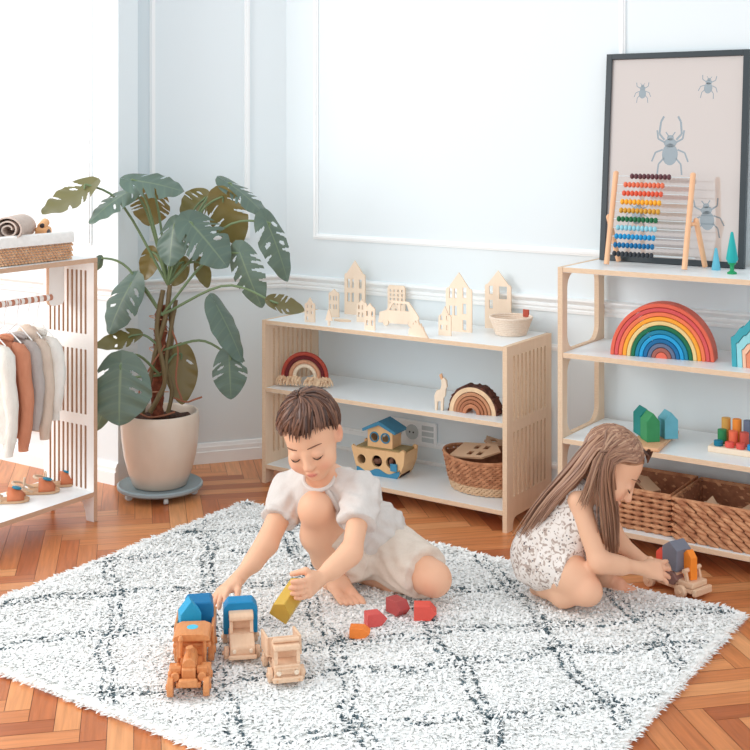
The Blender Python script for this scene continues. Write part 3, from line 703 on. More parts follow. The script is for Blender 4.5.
# peg board with cylinders in three stepped rows
q = onZ(707, 452, TZ); tag(MB().bx(0, .24, 0, .115, 0, .018).build('peg_board', BIRCH, smooth=False, bev=.003, loc=(q.x, q.y + .004, TZ), rotz=.02), 'pale wooden board under the coloured pegs at right edge', 'board')
PX, PY = q.x, q.y + .004
rows = [(.020, .016, [(20, 118, 146), (232, 96, 86), (224, 92, 84), (28, 150, 214), (240, 180, 60), (40, 120, 80)], ('dark teal', 'coral', 'brick red', 'bright blue', 'yellow', 'green'), 'low'),
        (.055, .042, [(48, 134, 84), (240, 118, 86), (202, 90, 78), (40, 52, 80), (90, 170, 200), (236, 170, 80)], ('green', 'orange-red', 'dull red', 'navy', 'sky blue', 'amber'), 'middle-height'),
        (.092, .070, [(212, 164, 86), (246, 150, 62), (104, 118, 142), (60, 60, 70), (220, 120, 90), (60, 150, 120)], ('ochre', 'bright orange', 'slate grey', 'charcoal', 'salmon', 'sea green'), 'tall')]
for y, h, cs, nms, hn in rows:
    for i, c in enumerate(cs[:4 if hn == 'low' else 3]):
        mb = MB(); mb.tube([(0, 0, 0), (0, 0, h)], [.0135, .0135], 22)
        tag(mb.build('peg', paint('peg_%s_%d' % (hn, i), c), bev=.0015, angle=50, loc=(PX + .027 + .0335 * i + (.0 if hn == 'low' else .0), PY + y, TZ + .0182)), '%s %s wooden cylinder peg on the pale board' % (nms[i], hn), 'peg', 'coloured pegs on the pale board')
# two square hyacinth baskets on the bottom board
def hy_basket(x0, x1, y0, y1, h, label, lean=1, sp=.034, alt=1):
    t = thing('hyacinth_basket', label, 'basket', ((x0 + x1) / 2, (y0 + y1) / 2, .078), 0, 'woven baskets on the bottom board')
    w, d = (x1 - x0) / 2, (y1 - y0) / 2
    mb = MB(); nr = 8; rh = h / nr
    for i in range(nr):
        z = rh * (i + .5)
        for (ax, n, L_) in (('f', int(2 * w / sp), w), ('b', int(2 * w / sp), w), ('l', int(2 * d / sp), d), ('r', int(2 * d / sp), d)):
            n = max(n, 3); st = 2 * L_ / n
            for j in range(n):
                u = -L_ + st * (j + .5) + (st * .25 if i % 2 else -st * .25) * .8 * alt; u = max(-L_ + st * .4, min(L_ - st * .4, u))
                tl = .55 * lean if i % 2 == 0 or lean > 0 else 0
                bul = .002 * ((i + j) % 2) + random.uniform(0, .0015)
                zj = z + random.uniform(-.001, .001); du = st * .60; dzz = du * .36 * lean
                A = {'f': lambda a: (a, -d + .002 - bul), 'b': lambda a: (a, d - .002 + bul), 'l': lambda a: (-w + .002 - bul, a), 'r': lambda a: (w - .002 + bul, a)}[ax]
                p0, p1, p2 = A(u - du), A(u), A(u + du)
                mb.tube([(p0[0], p0[1], zj + dzz), (p1[0], p1[1], zj), (p2[0], p2[1], zj - dzz)], [.0035, rh * .60, .0035], 8)
    mb.v = [Vector((p.x, p.y, max(p.z, .0))) for p in mb.v]
    mb.build('woven_wall', WEAVE2, t)
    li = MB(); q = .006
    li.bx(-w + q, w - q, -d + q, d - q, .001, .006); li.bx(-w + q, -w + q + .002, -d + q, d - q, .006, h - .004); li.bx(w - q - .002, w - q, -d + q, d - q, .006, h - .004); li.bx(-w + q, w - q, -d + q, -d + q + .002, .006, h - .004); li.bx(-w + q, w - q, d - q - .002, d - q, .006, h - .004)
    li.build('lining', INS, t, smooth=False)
    rim = MB(); rim.tube([(-w, -d, h), (w, -d, h), (w, d, h), (-w, d, h), (-w, -d, h)], .0055, 8); rim.build('rim', WEAVE2, t)
    return t
hy_basket(-1.59, -1.298, 3.522, 3.76, .122, 'square woven basket behind the girl, left of two on bottom board', .08, .027, 0)
hy_basket(-1.283, -.93, 3.505, 3.755, .122, 'square woven basket at the right picture edge on bottom board', 1)
for nm, lb, loc, rot, w, h in (('wooden_offcut', 'flat wooden piece lying in the basket behind the girl', (-1.39, 3.63, .170), (math.radians(-76), 0, .9), .05, .11),
        ('wooden_offcut', 'pointed wooden piece sticking up in the right hand basket', (-1.205, 3.60, .100), (math.radians(-18), .1, .3), .05, .095),
        ('wooden_offcut', 'wooden piece lying flat in the right hand basket by picture edge', (-1.10, 3.60, .155), (math.radians(-78), .0, -.4), .06, .09)):
    o = plate(gable(w, h, .02), [], .008, 'z').build(nm, [CUT2, CUTE2], smooth=False); o.location = loc; o.rotation_euler = rot; tag(o, lb, 'toy block')
# ================================================================ things on the clothes rack
RTOP = .876
BB = thing('lined_basket', 'shallow seagrass basket with white cloth lining on the clothes rack', 'basket', (-3.145, 2.605, RTOP + .0003), 0)
hx, hy, hh = .098, .15, .085
mb = MB()
for i in range(8):
    z = .005 + .0086 * i
    for (nx, L_, fx) in ((0, hx, lambda a, b: (a, -hy + b)), (0, hx, lambda a, b: (a, hy - b)), (1, hy, lambda a, b: (-hx + b, a)), (1, hy, lambda a, b: (hx - b, a))):
        n = int(2 * L_ / .013)
        for j in range(n):
            u = -L_ + 2 * L_ * (j + .5 + (.25 if i % 2 else -.25)) / n; u = max(-L_ + .005, min(L_ - .005, u))
            a = fx(u - .006, 0.001); b = fx(u, -.0015 * ((i + j) % 2)); c = fx(u + .006, .001)
            mb.tube([(a[0], a[1], z + .002), (b[0], b[1], z), (c[0], c[1], z - .002)], [.0022, .0043, .0022], 5)
BW = mat('basket_straw', (226, 184, 146), .85, .8, 60, c2=(190, 140, 104), bump=.5)
mb.v = [Vector((p.x, p.y, max(p.z, .0002))) for p in mb.v]
mb.build('woven_wall', BW, BB)
LIN = mat('white_linen', (242, 241, 238), .9, .2, 60, bump=.3)
mb = MB(); mb.bx(-hx + .004, hx - .004, -hy + .004, hy - .004, .0025, .060); mb.build('filling_cloth', LIN, BB, smooth=False)
mb = MB(); k = 60; prof = [(.0065, .056), (.0075, .066), (.006, .088), (.0, .093), (-.006, .088), (-.006, .052)]
ringp = rrect(-hx, hx, -hy, hy, .012, 4); vs = []
for o_, z in prof:
    for j, (x, y) in enumerate(ringp):
        n_ = Vector((x / hx, y / hy)); m_ = max(abs(x) / hx, abs(y) / hy); wv = .0012 * math.sin(j * 2.3)
        vs.append((x + (o_ + wv) * (1 if x > 0 else -1) * (abs(x) > hx * .85), y + (o_ + wv) * (1 if y > 0 else -1) * (abs(y) > hy * .85), z + .0015 * math.sin(j * 1.7)))
K = len(ringp); mb.add(vs, [(i * K + j, i * K + (j + 1) % K, (i + 1) * K + (j + 1) % K, (i + 1) * K + j) for i in range(len(prof) - 1) for j in range(K)])
mb.build('cloth_lining', LIN, BB)
# rolled cloth
def roll(name, label, loc, rz, L_, r, m):
    mb = MB(); n = 70; pts = []
    for i in range(n + 1):
        a = i / n * 2.6 * 2 * math.pi; rr = r * (.22 + .78 * i / n); pts.append((rr * math.cos(a), rr * math.sin(a) * .86))
    t = .0025; vs = []
    for y in (-L_ / 2, -L_ / 6, L_ / 6, L_ / 2):
        for k_, (x, z) in enumerate(pts):
            l = math.hypot(x, z); vs.append((x * (1 - t / l), y + .003 * math.sin(k_ * .4), z * (1 - t / l))); vs.append((x * (1 + t / l), y + .003 * math.sin(k_ * .4), z * (1 + t / l)))
    q = 2 * (n + 1); fs = []
    for s_ in range(3):
        for i in range(n):
            for o_ in (0, 1): fs.append((s_ * q + 2 * i + o_, s_ * q + 2 * i + 2 + o_, (s_ + 1) * q + 2 * i + 2 + o_, (s_ + 1) * q + 2 * i + o_))
    for i in range(n): fs.append((2 * i, 2 * i + 1, 2 * i + 3, 2 * i + 2)); fs.append((3 * q + 2 * i, 3 * q + 2 * i + 1, 3 * q + 2 * i + 3, 3 * q + 2 * i + 2))
    mb.add(vs, fs); o = mb.build(name, m, loc=loc, rotz=rz); return tag(o, label, 'cloth', 'rolled cloths in the lined basket')
TAUPE = mat('taupe_cloth', (206, 190, 180), .95, .4, 80, c2=(186, 168, 158), bump=.5)
roll('rolled_cloth', 'rolled taupe cloth with spiral end in the lined basket', (-3.10, 2.565, RTOP + .112), .55, .14, .050, TAUPE)
roll('rolled_cloth', 'second rolled taupe cloth, partly cut by the left picture edge', (-3.135, 2.452, RTOP + .108), .35, .12, .046, TAUPE)
WC = thing('wooden_toy_camera', 'small round-lensed wooden toy beside the rolled cloth in the basket', 'toy', (-3.085, 2.665, RTOP + .0605), .5)
ORW = mat('orange_wood', (232, 176, 124), .5, .4, 20, (1, 6, 1), (214, 150, 98))
MB().box((0, 0, .026), (.045, .05, .052)).build('toy_body', ORW, WC, bev=.012, seg=3)
MB().tube([(.0, -.02, .05), (.0, .02, .064)], [.014, .014], 20).build('top_barrel', ORW, WC, bev=.002)
mb = MB(); mb.tube([(.0195, -.012, .034), (.025, -.012, .034)], [.010, .009], 18); mb.build('lens', mat('dark_lens', (64, 56, 58), .4), WC)
mb = MB(); mb.tube([(.004, -.0195, .056), (.004, -.0245, .054)], [.008, .007], 16); mb.build('lens', MATS['dark_lens'], WC)
# ---------------------------------------------------------------- hanging garments
def garment(y, label, cname, col, L_, wsh, wh, sleeve, flare=0, c2=None, bumpk=.5, hood=False, xs=-3.142, knit=0):
    zr = .745 - .004
    g = thing('hanging_garment', label, 'clothes', (xs, y, 0), 0, 'child garments on the rack')
    hz = .660
    m = mat('cloth_' + cname, col, .95, .4, 60, (1, 1, .4), c2 or tuple(v * .9 for v in col), bump=bumpk, bscale=220 if not knit else 140)
    # body: an oval tube from the shoulders to the hem with soft folds
    mb = MB(); n = 36; K = 14; vs = []
    for i in range(K + 1):
        f = i / K; z = hz - .03 - (L_ - .03) * f
        hwid = (wsh * (.34 + .66 * min(1, f * 6)) if f < .17 else wsh + (wh - wsh) * f)
        th = .010 + .016 * min(1, f * 3) + flare * f
        for j in range(n):
            a = 2 * math.pi * j / n
            fold = 1 + .16 * f * math.sin(a * 5 + y * 30) + .07 * math.sin(a * 9 + f * 5)
            vs.append((hwid * math.cos(a), th * math.sin(a) * fold, z + .012 * (abs(math.cos(a)) < .5) * (1 - f) * (f < .05)))
    fs = [(i * n + j, i * n + (j + 1) % n, (i + 1) * n + (j + 1) % n, (i + 1) * n + j) for i in range(K) for j in range(n)] + [tuple(range(n)), tuple(range(K * n + n - 1, K * n - 1, -1))]
    mb.add(vs, fs); mb.build('body_cloth', m, g)
    for s_ in (-1, 1):
        if sleeve:
            pts = [(s_ * wsh * .45, 0, hz - .040), (s_ * wsh * .72, 0, hz - .052)]; rr = [.010, .021]
            for i in range(9):
                f = i / 8; pts.append((s_ * (wsh * .88 + .016 * math.sin(f * 2.6)), .004 * math.sin(f * 7 + y * 9), hz - .068 - (sleeve - .03) * f)); rr.append((.026 - .008 * f) * (1 + .07 * math.sin(i * 2.2)) if i < 8 else .015)
            sm = MB(); sm.tube(pts, rr, 14); ob = sm.build('sleeve', m, g)
            cf = MB(); q = Vector(pts[-1]); cf.tube([q + Vector((0, 0, .022)), q - Vector((0, 0, .006))], [.0165, .0155], 14); cf.build('cuff', m, ob)
    cb = MB(); cb.tube([(.034 * math.cos(a), .014 * math.sin(a), hz - .028 + .010 * abs(math.sin(a))) for a in [2 * math.pi * i / 20 for i in range(21)]], .007, 8); cb.build('collar', m, g)
    if hood:
        hb = MB(); hb.ell((-.0, .0, hz - .03), (.05, .024, .038)); hb.build('hood', m, g)
    h = thing('clothes_hanger', 'thin white wire hanger of ' + label, 'hanger', (xs, y, 0), 0, 'wire hangers on the rack rail')
    hm = MB(); hm.tube([(.0, 0, hz + .018), (.0, 0, hz + .05), (.004, 0, .722), (.014, 0, .742), (.011, 0, .757), (0, 0, .7605), (-.011, 0, .755)], .0016, 6)
    hm.tube([(-wsh * .8, 0, hz - .032), (0, 0, hz + .018), (wsh * .8, 0, hz - .032)], .0022, 6); hm.build('hanger_wire', TRIM, h)
    return g
garment(2.690, 'white cotton jacket nearest the slatted end panel', 'white_jacket', (236, 234, 228), .30, .095, .10, .225)
garment(2.650, 'beige hooded top between grey and white garments', 'beige_hood', (216, 198, 182), .33, .085, .085, .31, hood=True)
garment(2.606, 'grey-beige knitted top with pale blue shoulders behind the rust sweater', 'grey_top', (186, 178, 174), .30, .09, .095, .27)
garment(2.555, 'rust-brown knitted sweater on the rail', 'rust_knit', (204, 140, 110), .33, .10, .105, .325, knit=1, c2=(188, 120, 92))
garment(2.496, 'long white gathered dress at the front of the rail', 'white_dress', (238, 236, 228), .33, .098, .12, .33, flare=.012)
# ---------------------------------------------------------------- sandals
SOLE = mat('sandal_sole', (206, 170, 136), .7); LEA = mat('tan_leather', (196, 116, 78), .5, .4, 60, c2=(168, 92, 60)); GLD = mat('gold_leather', (206, 184, 160), .35); BLU = mat('blue_patch', (40, 130, 160), .5)
def sandal(loc, rz, label):
    s = thing('sandal', label, 'sandal', loc, rz, 'sandals on the rack bottom board'); s.scale = (1.15, 1.15, 1.15)
    def outl(k=1): return [(k * x, k * y) for x, y in ((-.026, .045), (-.02, .066), (-.006, .075), (.010, .073), (.022, .06), (.026, .04), (.022, .01), (.018, -.02), (.020, -.05), (.012, -.07), (-.002, -.075), (-.015, -.068), (-.020, -.045), (-.018, -.015), (-.023, .015))]
    mb = MB(); mb.prism(outl(), .0005, .009, 'z'); mb.build('sole', SOLE, s, bev=.002)
    v = MB(); n = 14; vs = []
    for y, r, h in ((.062, .021, .012), (.05, .0255, .024), (.034, .0265, .031), (.016, .025, .034)):
        for i in range(n + 1):
            a = math.pi * i / n; vs.append((r * math.cos(a), y, .0085 + h * math.sin(a)))
    fs = [(k * (n + 1) + i, k * (n + 1) + i + 1, (k + 1) * (n + 1) + i + 1, (k + 1) * (n + 1) + i) for k in range(3) for i in range(n)]
    v.add(vs, fs); o = v.build('vamp', LEA, s); md = o.modifiers.new('thick', 'SOLIDIFY'); md.thickness = .002
    b = MB(); b.ell((0, .04, .0385), (.012, .014, .004), Matrix.Rotation(-.25, 3, 'X')); b.build('patch', BLU, o)
    st = MB(); pts = [(.019 * math.cos(a), -.045 - .022 * math.sin(a) * 1.0 + .01, .028 + .006 * math.sin(a)) for a in [math.pi * i / 12 for i in range(13)]]
    st.tube([(.021, .0, .009)] + pts + [(-.021, .0, .009)], .0036, 6); st.build('heel_strap', GLD, s)
    st = MB(); st.tube([(.02, -.03, .025)] + [(.021 * math.cos(a), -.026 + .002, .026 + .018 * math.sin(a)) for a in [math.pi * i / 12 for i in range(13)]] + [(-.02, -.03, .025)], .003, 6); st.build('ankle_strap', GLD, s)
    return s
def px0(x, y): q = onZ(x, y, .101); return (q.x, q.y, .1003)
sandal(px0(54, 486), -.62, 'tan leather sandal with blue patch nearest the slatted end')
sandal(px0(33, 493), -.75, 'tan sandal with blue patch in the middle of the row of three')
sandal(px0(2, 502), -.8, 'tan sandal cut by the left picture edge')
# ================================================================ potted monstera on its dolly
PC = onZ(157, 497, .0); PC = Vector((PC.x - .012, PC.y + .028, 0))
DL = thing('plant_dolly', 'round grey rolling plant stand under the monstera pot', 'plant stand', PC, 0)
DL.scale = (1.03, 1.03, 1)
MB().lathe([(.10, .026), (.140, .026), (.147, .032), (.147, .040), (.141, .044), (.134, .041), (.12, .037), (0, .037)], 48).build('tray', GREYP, DL)
cm = mat('clear_caster', (206, 214, 216), .2)
for i in range(5):
    a = -1.9 + 2 * math.pi * i / 5; q = Vector((.118 * math.cos(a), .118 * math.sin(a), 0)); tdir = Vector((-math.sin(a), math.cos(a), 0))
    mb = MB(); mb.tube([q - tdir * .007 + UP * .0125, q + tdir * .007 + UP * .0125], [.0125, .0125], 16); o = mb.build('caster', cm, DL, bev=.002)
    MB().cyl(q + UP * .02, q + UP * .0265, .006).build('caster_stem', GREYP, o)
PB = PC + Vector((0, 0, .0375))
PL = thing('potted_monstera', 'large monstera plant in a glazed beige pot by the wall corner', 'plant', PB, 0)
MB().lathe([(.088, 0), (.096, .003), (.113, .05), (.128, .11), (.136, .17), (.139, .22), (.138, .254), (.135, .260), (.129, .260), (.126, .254), (.126, .22)], 56).build('pot', POT, PL, angle=60)
mb = MB(); n = 40; vs = [(0, 0, .236)]
for r in (.03, .06, .09, .1255):
    vs += [(r * math.cos(2 * math.pi * j / n), r * math.sin(2 * math.pi * j / n),   .232 + .006 * math.sin(j * 1.7 + r * 90) + random.uniform(-.002, .002)) for j in range(n)]
fs = [(0, 1 + j, 1 + (j + 1) % n) for j in range(n)] + [(1 + i * n + j, 1 + i * n + (j + 1) % n, 1 + (i + 1) * n + (j + 1) % n, 1 + (i + 1) * n + j) for i in range(3) for j in range(n)]
mb.add(vs, fs); mb.build('soil', SOIL, PL)
PD = (PB - C0).dot(FW)       # depth of the plant axis from the camera
def pp(x, y, dD=0): return onD(x, y, PD + dD) - PB
def curve(pts, n=14):
    """Catmull-Rom through the points"""
    P = [Vector(p) for p in pts]; P = [P[0] * 2 - P[1]] + P + [P[-1] * 2 - P[-2]]; out = []
    m = len(P) - 3
    for i in range(n + 1):
        t = i / n * m; k = min(int(t), m - 1); t -= k; a, b, c, d = P[k:k + 4]
        out.append(.5 * ((2 * b) + (c - a) * t + (2 * a - 5 * b + 4 * c - d) * t * t + (3 * b - a - 3 * c + d) * t ** 3))
    return out
# coir pole and climbing stems
cp = curve([pp(157, 416), pp(158, 380), pp(160, 345), pp(162, 305, .01)], 24)
mb = MB(); mb.tube(cp, [.022 + .003 * math.sin(i * 2.1) for i in range(25)], 12); o = mb.build('coir_pole', COIR, PL)
hr = MB()
for i in range(160):
    f = random.random(); q = cp[int(f * 24)]; a = random.uniform(0, 6.28); d = Vector((math.cos(a), math.sin(a), random.uniform(-.3, .5)))
    hr.tube([q + d * .018, q + d * .027 + UP * random.uniform(-.012, .012)], [.0014, .0008], 4)
hr.build('coir_fibre', COIR, o)
tw = MB()
for zc in (350, 372, 392, 318, 330):
    q = pp(159, zc); tw.tube([q + Vector((.034 * math.cos(a), .034 * math.sin(a), .008 * math.sin(a * 1 + zc))) for a in [2 * math.pi * i / 20 for i in range(21)]], .0016, 5)
tw.build('twine', TWINE, PL)
for pts, r in (([pp(142, 414, -.03), pp(149, 385, -.03), pp(156, 350, -.035), pp(166, 315, -.03), pp(170, 285, -.02)], .0105), ([pp(168, 413, -.02), pp(172, 390, -.02), pp(166, 365, -.03), pp(170, 335, -.03), pp(176, 300, -.02)], .0095),
               ([pp(150, 412, -.05), pp(158, 398, -.05), pp(165, 380, -.045), pp(160, 350, -.04), pp(157, 325, -.035), pp(163, 290, -.03)], .011), ([pp(160, 412, .03), pp(164, 380, .03), pp(172, 340, .02), pp(168, 300, .01)], .009)):
    c_ = curve(pts, 26); mb = MB(); mb.tube(c_, [r * .8 * (1 + .14 * (i % 6 == 0)) for i in range(27)], 10); mb.build('climbing_stem', STEMB, PL)
for pts in ([pp(172, 330, -.03), pp(178, 350, -.05), pp(176, 380, -.05), pp(182, 400, -.04)], [pp(165, 345, -.04), pp(146, 375, -.06), pp(137, 400, -.06), pp(138, 410, -.05)], [pp(174, 398, -.03), pp(186, 402, -.06), pp(193, 400, -.07), pp(202, 397, -.07)], [pp(136, 411, -.06), pp(148, 417, -.08), pp(162, 416, -.08), pp(175, 412, -.07)]):
    mb = MB(); mb.tube(curve(pts, 14), .0032, 6); mb.build('aerial_root', mat('aerial_root', (150, 96, 72), .7), PL)
# leaf: heart-shaped blade cut into lobes, with real slits and holes
LEAF, N_, L_, b_ = pr('monstera_leaf')
geo = N_.new('ShaderNodeNewGeometry'); mx = N_.new('ShaderNodeMix'); mx.data_type = 'RGBA'
at = N_.new('ShaderNodeAttribute'); at.attribute_name = 'vein'
m1 = N_.new('ShaderNodeMix'); m1.data_type = 'RGBA'; L_.new(at.outputs['Fac'], m1.inputs[0]); m1.inputs[6].default_value = lin((84, 108, 100)); m1.inputs[7].default_value = lin((124, 142, 116))
oi = N_.new('ShaderNodeObjectInfo'); m2 = N_.new('ShaderNodeMix'); m2.data_type = 'RGBA'; L_.new(oi.outputs['Random'], m2.inputs[0]); m2.inputs[6].default_value = lin((122, 104, 60)); m2.inputs[7].default_value = lin((104, 102, 66))
L_.new(geo.outputs['Backfacing'], mx.inputs[0]); L_.new(m1.outputs[2], mx.inputs[6]); L_.new(m2.outputs[2], mx.inputs[7]); L_.new(mx.outputs[2], b_.inputs['Base Color'])
b_.inputs['Roughness'].default_value = .36; b_.inputs['Specular IOR Level'].default_value = .55
tr = N_.new('ShaderNodeBsdfTranslucent'); tr.inputs[0].default_value = lin((150, 140, 60)); ms = N_.new('ShaderNodeMixShader'); ms.inputs[0].default_value = .14
L_.new(b_.outputs[0], ms.inputs[1]); L_.new(tr.outputs[0], ms.inputs[2]); L_.new(ms.outputs[0], N_['Material Output'].inputs[0])
def leaf(base, tip, wid, nrm, slits=4, droop=.25, fold=.25, seed=0, crown=None, deep=.42, prad=.0034, sag=.0):
    rnd = random.Random(seed); base, tip = Vector(base), Vector(tip)
    u = tip - base; L_ = u.length; u = u / L_; n = Vector(nrm); n = (n - u * n.dot(u)).normalized(); v = u.cross(n)
    NU, NS = 72, 16
    vs, fs, vein = [], [], []
    def width(t):   # half width along the midrib from the basal lobes to the tip
        q = min(1, (t + .24) / 1.26)
        return wid * .5 * max(0, math.sin(math.pi * q ** .70)) ** .60 * (1 - .12 * q)
    t0, t1 = -.24, 1.02
    for side in (-1, 1):
        k0 = len(vs)
        sl = [(.02 + (i + rnd.uniform(-.2, .2)) * .62 / max(slits, 1), rnd.uniform(deep - .14, deep + .16), rnd.random() < .3, rnd.uniform(.8, 1.5)) for i in range(slits) if rnd.random() < .85]
        for i in range(NU + 1):
            t = t0 + (t1 - t0) * i / NU
            for j in range(NS + 1):
                s = j / NS; w = width(t)
                tt = t * s ** .6 if t < 0 else t       # basal lobes: the midrib starts at the petiole
                fwd = .30 * s ** 1.3 * max(0, min(1, (t + .24) / .3)) * max(0, 1 - t) * wid
                p = base + u * (L_ * tt + fwd) + v * (side * w * s)
                bend = -droop * L_ * max(t, 0) ** 2 * .5 - fold * w * s ** 1.5 * .7 + .006 * wid * math.sin(t * 19 + side) * s * 3
                vs.append(p + n * bend)
                vein.append(1.0 if s < .05 else max(0, 1 - abs(((t * 7) % 1) - .5) * 9) * .28)
        for i in range(NU):
            t = t0 + (t1 - t0) * (i + .5) / NU
            for j in range(NS):
                s = (j + .5) / NS; cut = False
                for c, dp_, hole, wv in sl:
                    if hole:
                        if ((t - c) / (.030 * wv)) ** 2 + ((s - .52) / .2) ** 2 < 1: cut = True
                    elif s > dp_ and abs(t - c) < (.010 + .050 * (s - dp_)) * wv: cut = True
                if cut: continue
                a = k0 + i * (NS + 1) + j
                q = (a, a + 1, a + NS + 2, a + NS + 1); fs.append(q if side > 0 else q[::-1])
    me = bpy.data.meshes.new('leaf'); me.from_pydata([tuple(p) for p in vs], [], fs)
    bmx = bmesh.new(); bmx.from_mesh(me)
    lay = bmx.verts.layers.float.new('vein')
    bmx.verts.ensure_lookup_table()
    for v_, q in zip(bmx.verts, vein): v_[lay] = q
    bmesh.ops.remove_doubles(bmx, verts=bmx.verts, dist=1e-5)
    bmx.normal_update()
    if sum((f.normal * f.calc_area() for f in bmx.faces), Vector()).dot(n) < 0: bmesh.ops.reverse_faces(bmx, faces=bmx.faces)
    bmesh.ops.delete(bmx, geom=[v_ for v_ in bmx.verts if not v_.link_faces], context='VERTS')
    bmx.to_mesh(me); bmx.free()
    me.materials.append(LEAF)
    o = finish(me, 'leaf', PL, True, fixn=False, angle=180)
    if crown is not None:
        cr = Vector(crown); mid = (cr + base) / 2 + UP * (.18 * (base - cr).length + sag) + (base - cr) * .08
        mb = MB(); c_ = curve([cr, mid, base + n * -.004, base + u * .02 - n * .003], 16); mb.tube(c_, [prad * (1.5 - .6 * i / 16) for i in range(17)], 7); mb.build('petiole', STEM, o)
    return o
def cf(r, u, t): return RT * r + UP * u - FW * t          # a direction in right / up / towards-camera terms
CR = pp(168, 285, -.01); CR2 = pp(162, 315, -.03); CR3 = pp(163, 350, -.03); CR4 = pp(160, 375, -.03)
spec = [  # base px, dD, tip px, dD, width px, normal(r,u,t), slits, droop, fold, crown
 ((89, 186), -.02, (47, 220), -.10, 50, (.55, -.35, -.75), 4, .35, .25, CR),
 ((131, 190), -.04, (86, 214), -.12, 46, (-.35, .75, .5), 3, .4, .3, CR),
 ((132, 180), -.10, (183, 186), -.12, 52, (-.05, .85, .5), 3, .25, .25, CR),
 ((152, 190), .06, (150, 224), .10, 50, (0, -.3, -.9), 4, .2, .2, CR),
 ((206, 198), .10, (184, 214), .14, 42, (.2, -.3, -.9), 3, .3, .3, CR),
 ((221, 197), .0, (241, 243), .03, 50, (.3, -.2, -.9), 2, .15, .2, CR),
 ((228, 183), .02, (274, 212), -.02, 42, (.35, .85, .4), 4, .4, .3, CR),
 ((267, 222), -.05, (292, 279), -.06, 40, (.55, .25, .8), 4, .3, .45, CR),
 ((240, 253), -.08, (259, 307), -.12, 40, (-.3, .35, .85), 4, .3, .4, CR2),
 ((174, 224), -.06, (167, 264), -.12, 46, (-.35, .45, .8), 2, .25, .35, CR),
 ((190, 222), -.09, (228, 263), -.14, 58, (.15, .6, .8), 4, .3, .25, CR),
 ((272, 302), -.16, (302, 311), -.10, 24, (.1, -.5, -.8), 3, .2, .4, CR2),
 ((217, 306), -.10, (246, 360), -.12, 38, (.75, .2, .65), 0, .2, .55, None),
 ((229, 356), -.10, (231, 399), -.12, 42, (.1, .1, .95), 4, .2, .25, CR3),
 ((121, 364), -.26, (117, 424), -.32, 74, (-.1, .3, .9), 2, .25, .2, CR4),
 ((132, 282), -.05, (104, 330), -.10, 54, (-.45, .5, .75), 3, .3, .3, CR2),
 ((134, 336), -.06, (96, 350), -.10, 28, (.1, -.65, -.7), 3, .3, .3, CR3),
 ((181, 354), .06, (182, 404), .02, 40, (-.2, -.1, -.95), 1, .1, .3, CR4),
 ((152, 252), .08, (146, 279), .10, 26, (.2, -.2, -.95), 1, .2, .3, CR),
 ((107, 402), .0, (95, 432), .02, 22, (.1, .2, .9), 0, .2, .2, CR4),
 ((101, 258), -.02, (97, 270), -.04, 14, (.7, .2, .6), 0, .3, .5, CR2),
 ((184, 262), .06, (174, 285), .08, 26, (.1, -.2, -.95), 1, .2, .3, CR),
 ((200, 262), -.02, (208, 286), .02, 20, (.1, -.2, -.95), 1, .2, .3, CR),
]
for i, (b0, d0, t_, d1, wpx, nr, sl, dr, fo, cr) in enumerate(spec):
    leaf(pp(*b0, d0), pp(*t_, d1), wpx * PD / FPX * .86, cf(*nr), sl, dr, fo, i + 3, cr, sag=.0)
# ================================================================ toy trucks
def wheel(parent, x, y, r, w, m, name='wheel', z0=0):
    mb = MB(); mb.tube([(x - w / 2, y, r + z0), (x + w / 2, y, r + z0)], [r, r], 24); o = mb.build(name, m, parent, bev=.002)
    s_ = 1 if x > 0 else -1
    h = MB(); h.tube([(x + s_ * w * .45, y, r + z0), (x + s_ * (w * .5 + .004), y, r + z0)], [r * .35, r * .3], 14); h.build('hub', m, o)
    return o
GR = .021      # top of the rug pile that carries the toys
# steam-engine dump truck, front towards the camera
fpt = onZ(187, 704, GR); 
TA = math.atan2(-.80, .44) + math.pi / 2    # +Y of the truck is its front
T1 = thing('steam_truck', 'orange-brown wooden steam tipper truck carrying blue blocks on the rug', 'toy truck', (fpt.x - .088, fpt.y + .113, GR), math.pi + math.radians(38))
w_ = CHERRY
T1.scale = (.88, .88, .92)
MB().bx(-.032, .032, -.165, .127, .022, .034).build('chassis', w_, T1, bev=.002)
for y in (.118, .06, -.09, -.15):
    for x in (-.046, .046): wheel(T1, x, y, .023 if y > .1 else .028, .016, w_)
mb = MB(); mb.bx(-.018, .018, .02, .12, .0345, .066); mb.build('boiler_block', w_, T1, bev=.004)
mb = MB(); mb.tube([(0, .03, .070), (0, .112, .070)], [.017, .017], 22); mb.build('boiler', w_, T1, bev=.002)
mb = MB(); mb.lathe([(.006, .083), (.006, .102), (.009, .106), (.009, .11), (0, .11)], 16, (0, .095, 0)); mb.build('chimney', w_, T1)
mb = MB(); mb.lathe([(.010, .085), (.010, .094), (.006, .099), (0, .099)], 16, (0, .06, 0)); mb.build('steam_dome', w_, T1)
for x in (-.034, .034):
    mb = MB(); mb.tube([(x, .055, .046), (x, .12, .046)], [.011, .011], 16); mb.build('side_cylinder', w_, T1, bev=.002)
    mb = MB(); mb.tube([(x * 1.0, .022, .036), (x * 1.0, .022, .1)], [.0052, .0052], 12); mb.build('roof_post', w_, T1)
    MB().bx(x - .014, x + .014, .095, .11, .05, .066).build('fender_block', w_, T1, bev=.002)
mb = MB(); mb.lathe([(.0, -.0), (.007, .004), (.0075, .009), (.004, .015), (0, .016)], 16, (.026, .048, .104)); 
mb.tube([(.026, .048, .066), (.026, .048, .106)], [.0055, .0055], 12); mb.build('lever_post', w_, T1)
MB().bx(-.024, .024, .128, .144, .03, .048).build('front_bumper', w_, T1, bev=.004)
MB().bx(-.05, .05, .0, .012, .074, .086).build('cross_bar', w_, T1, bev=.003)
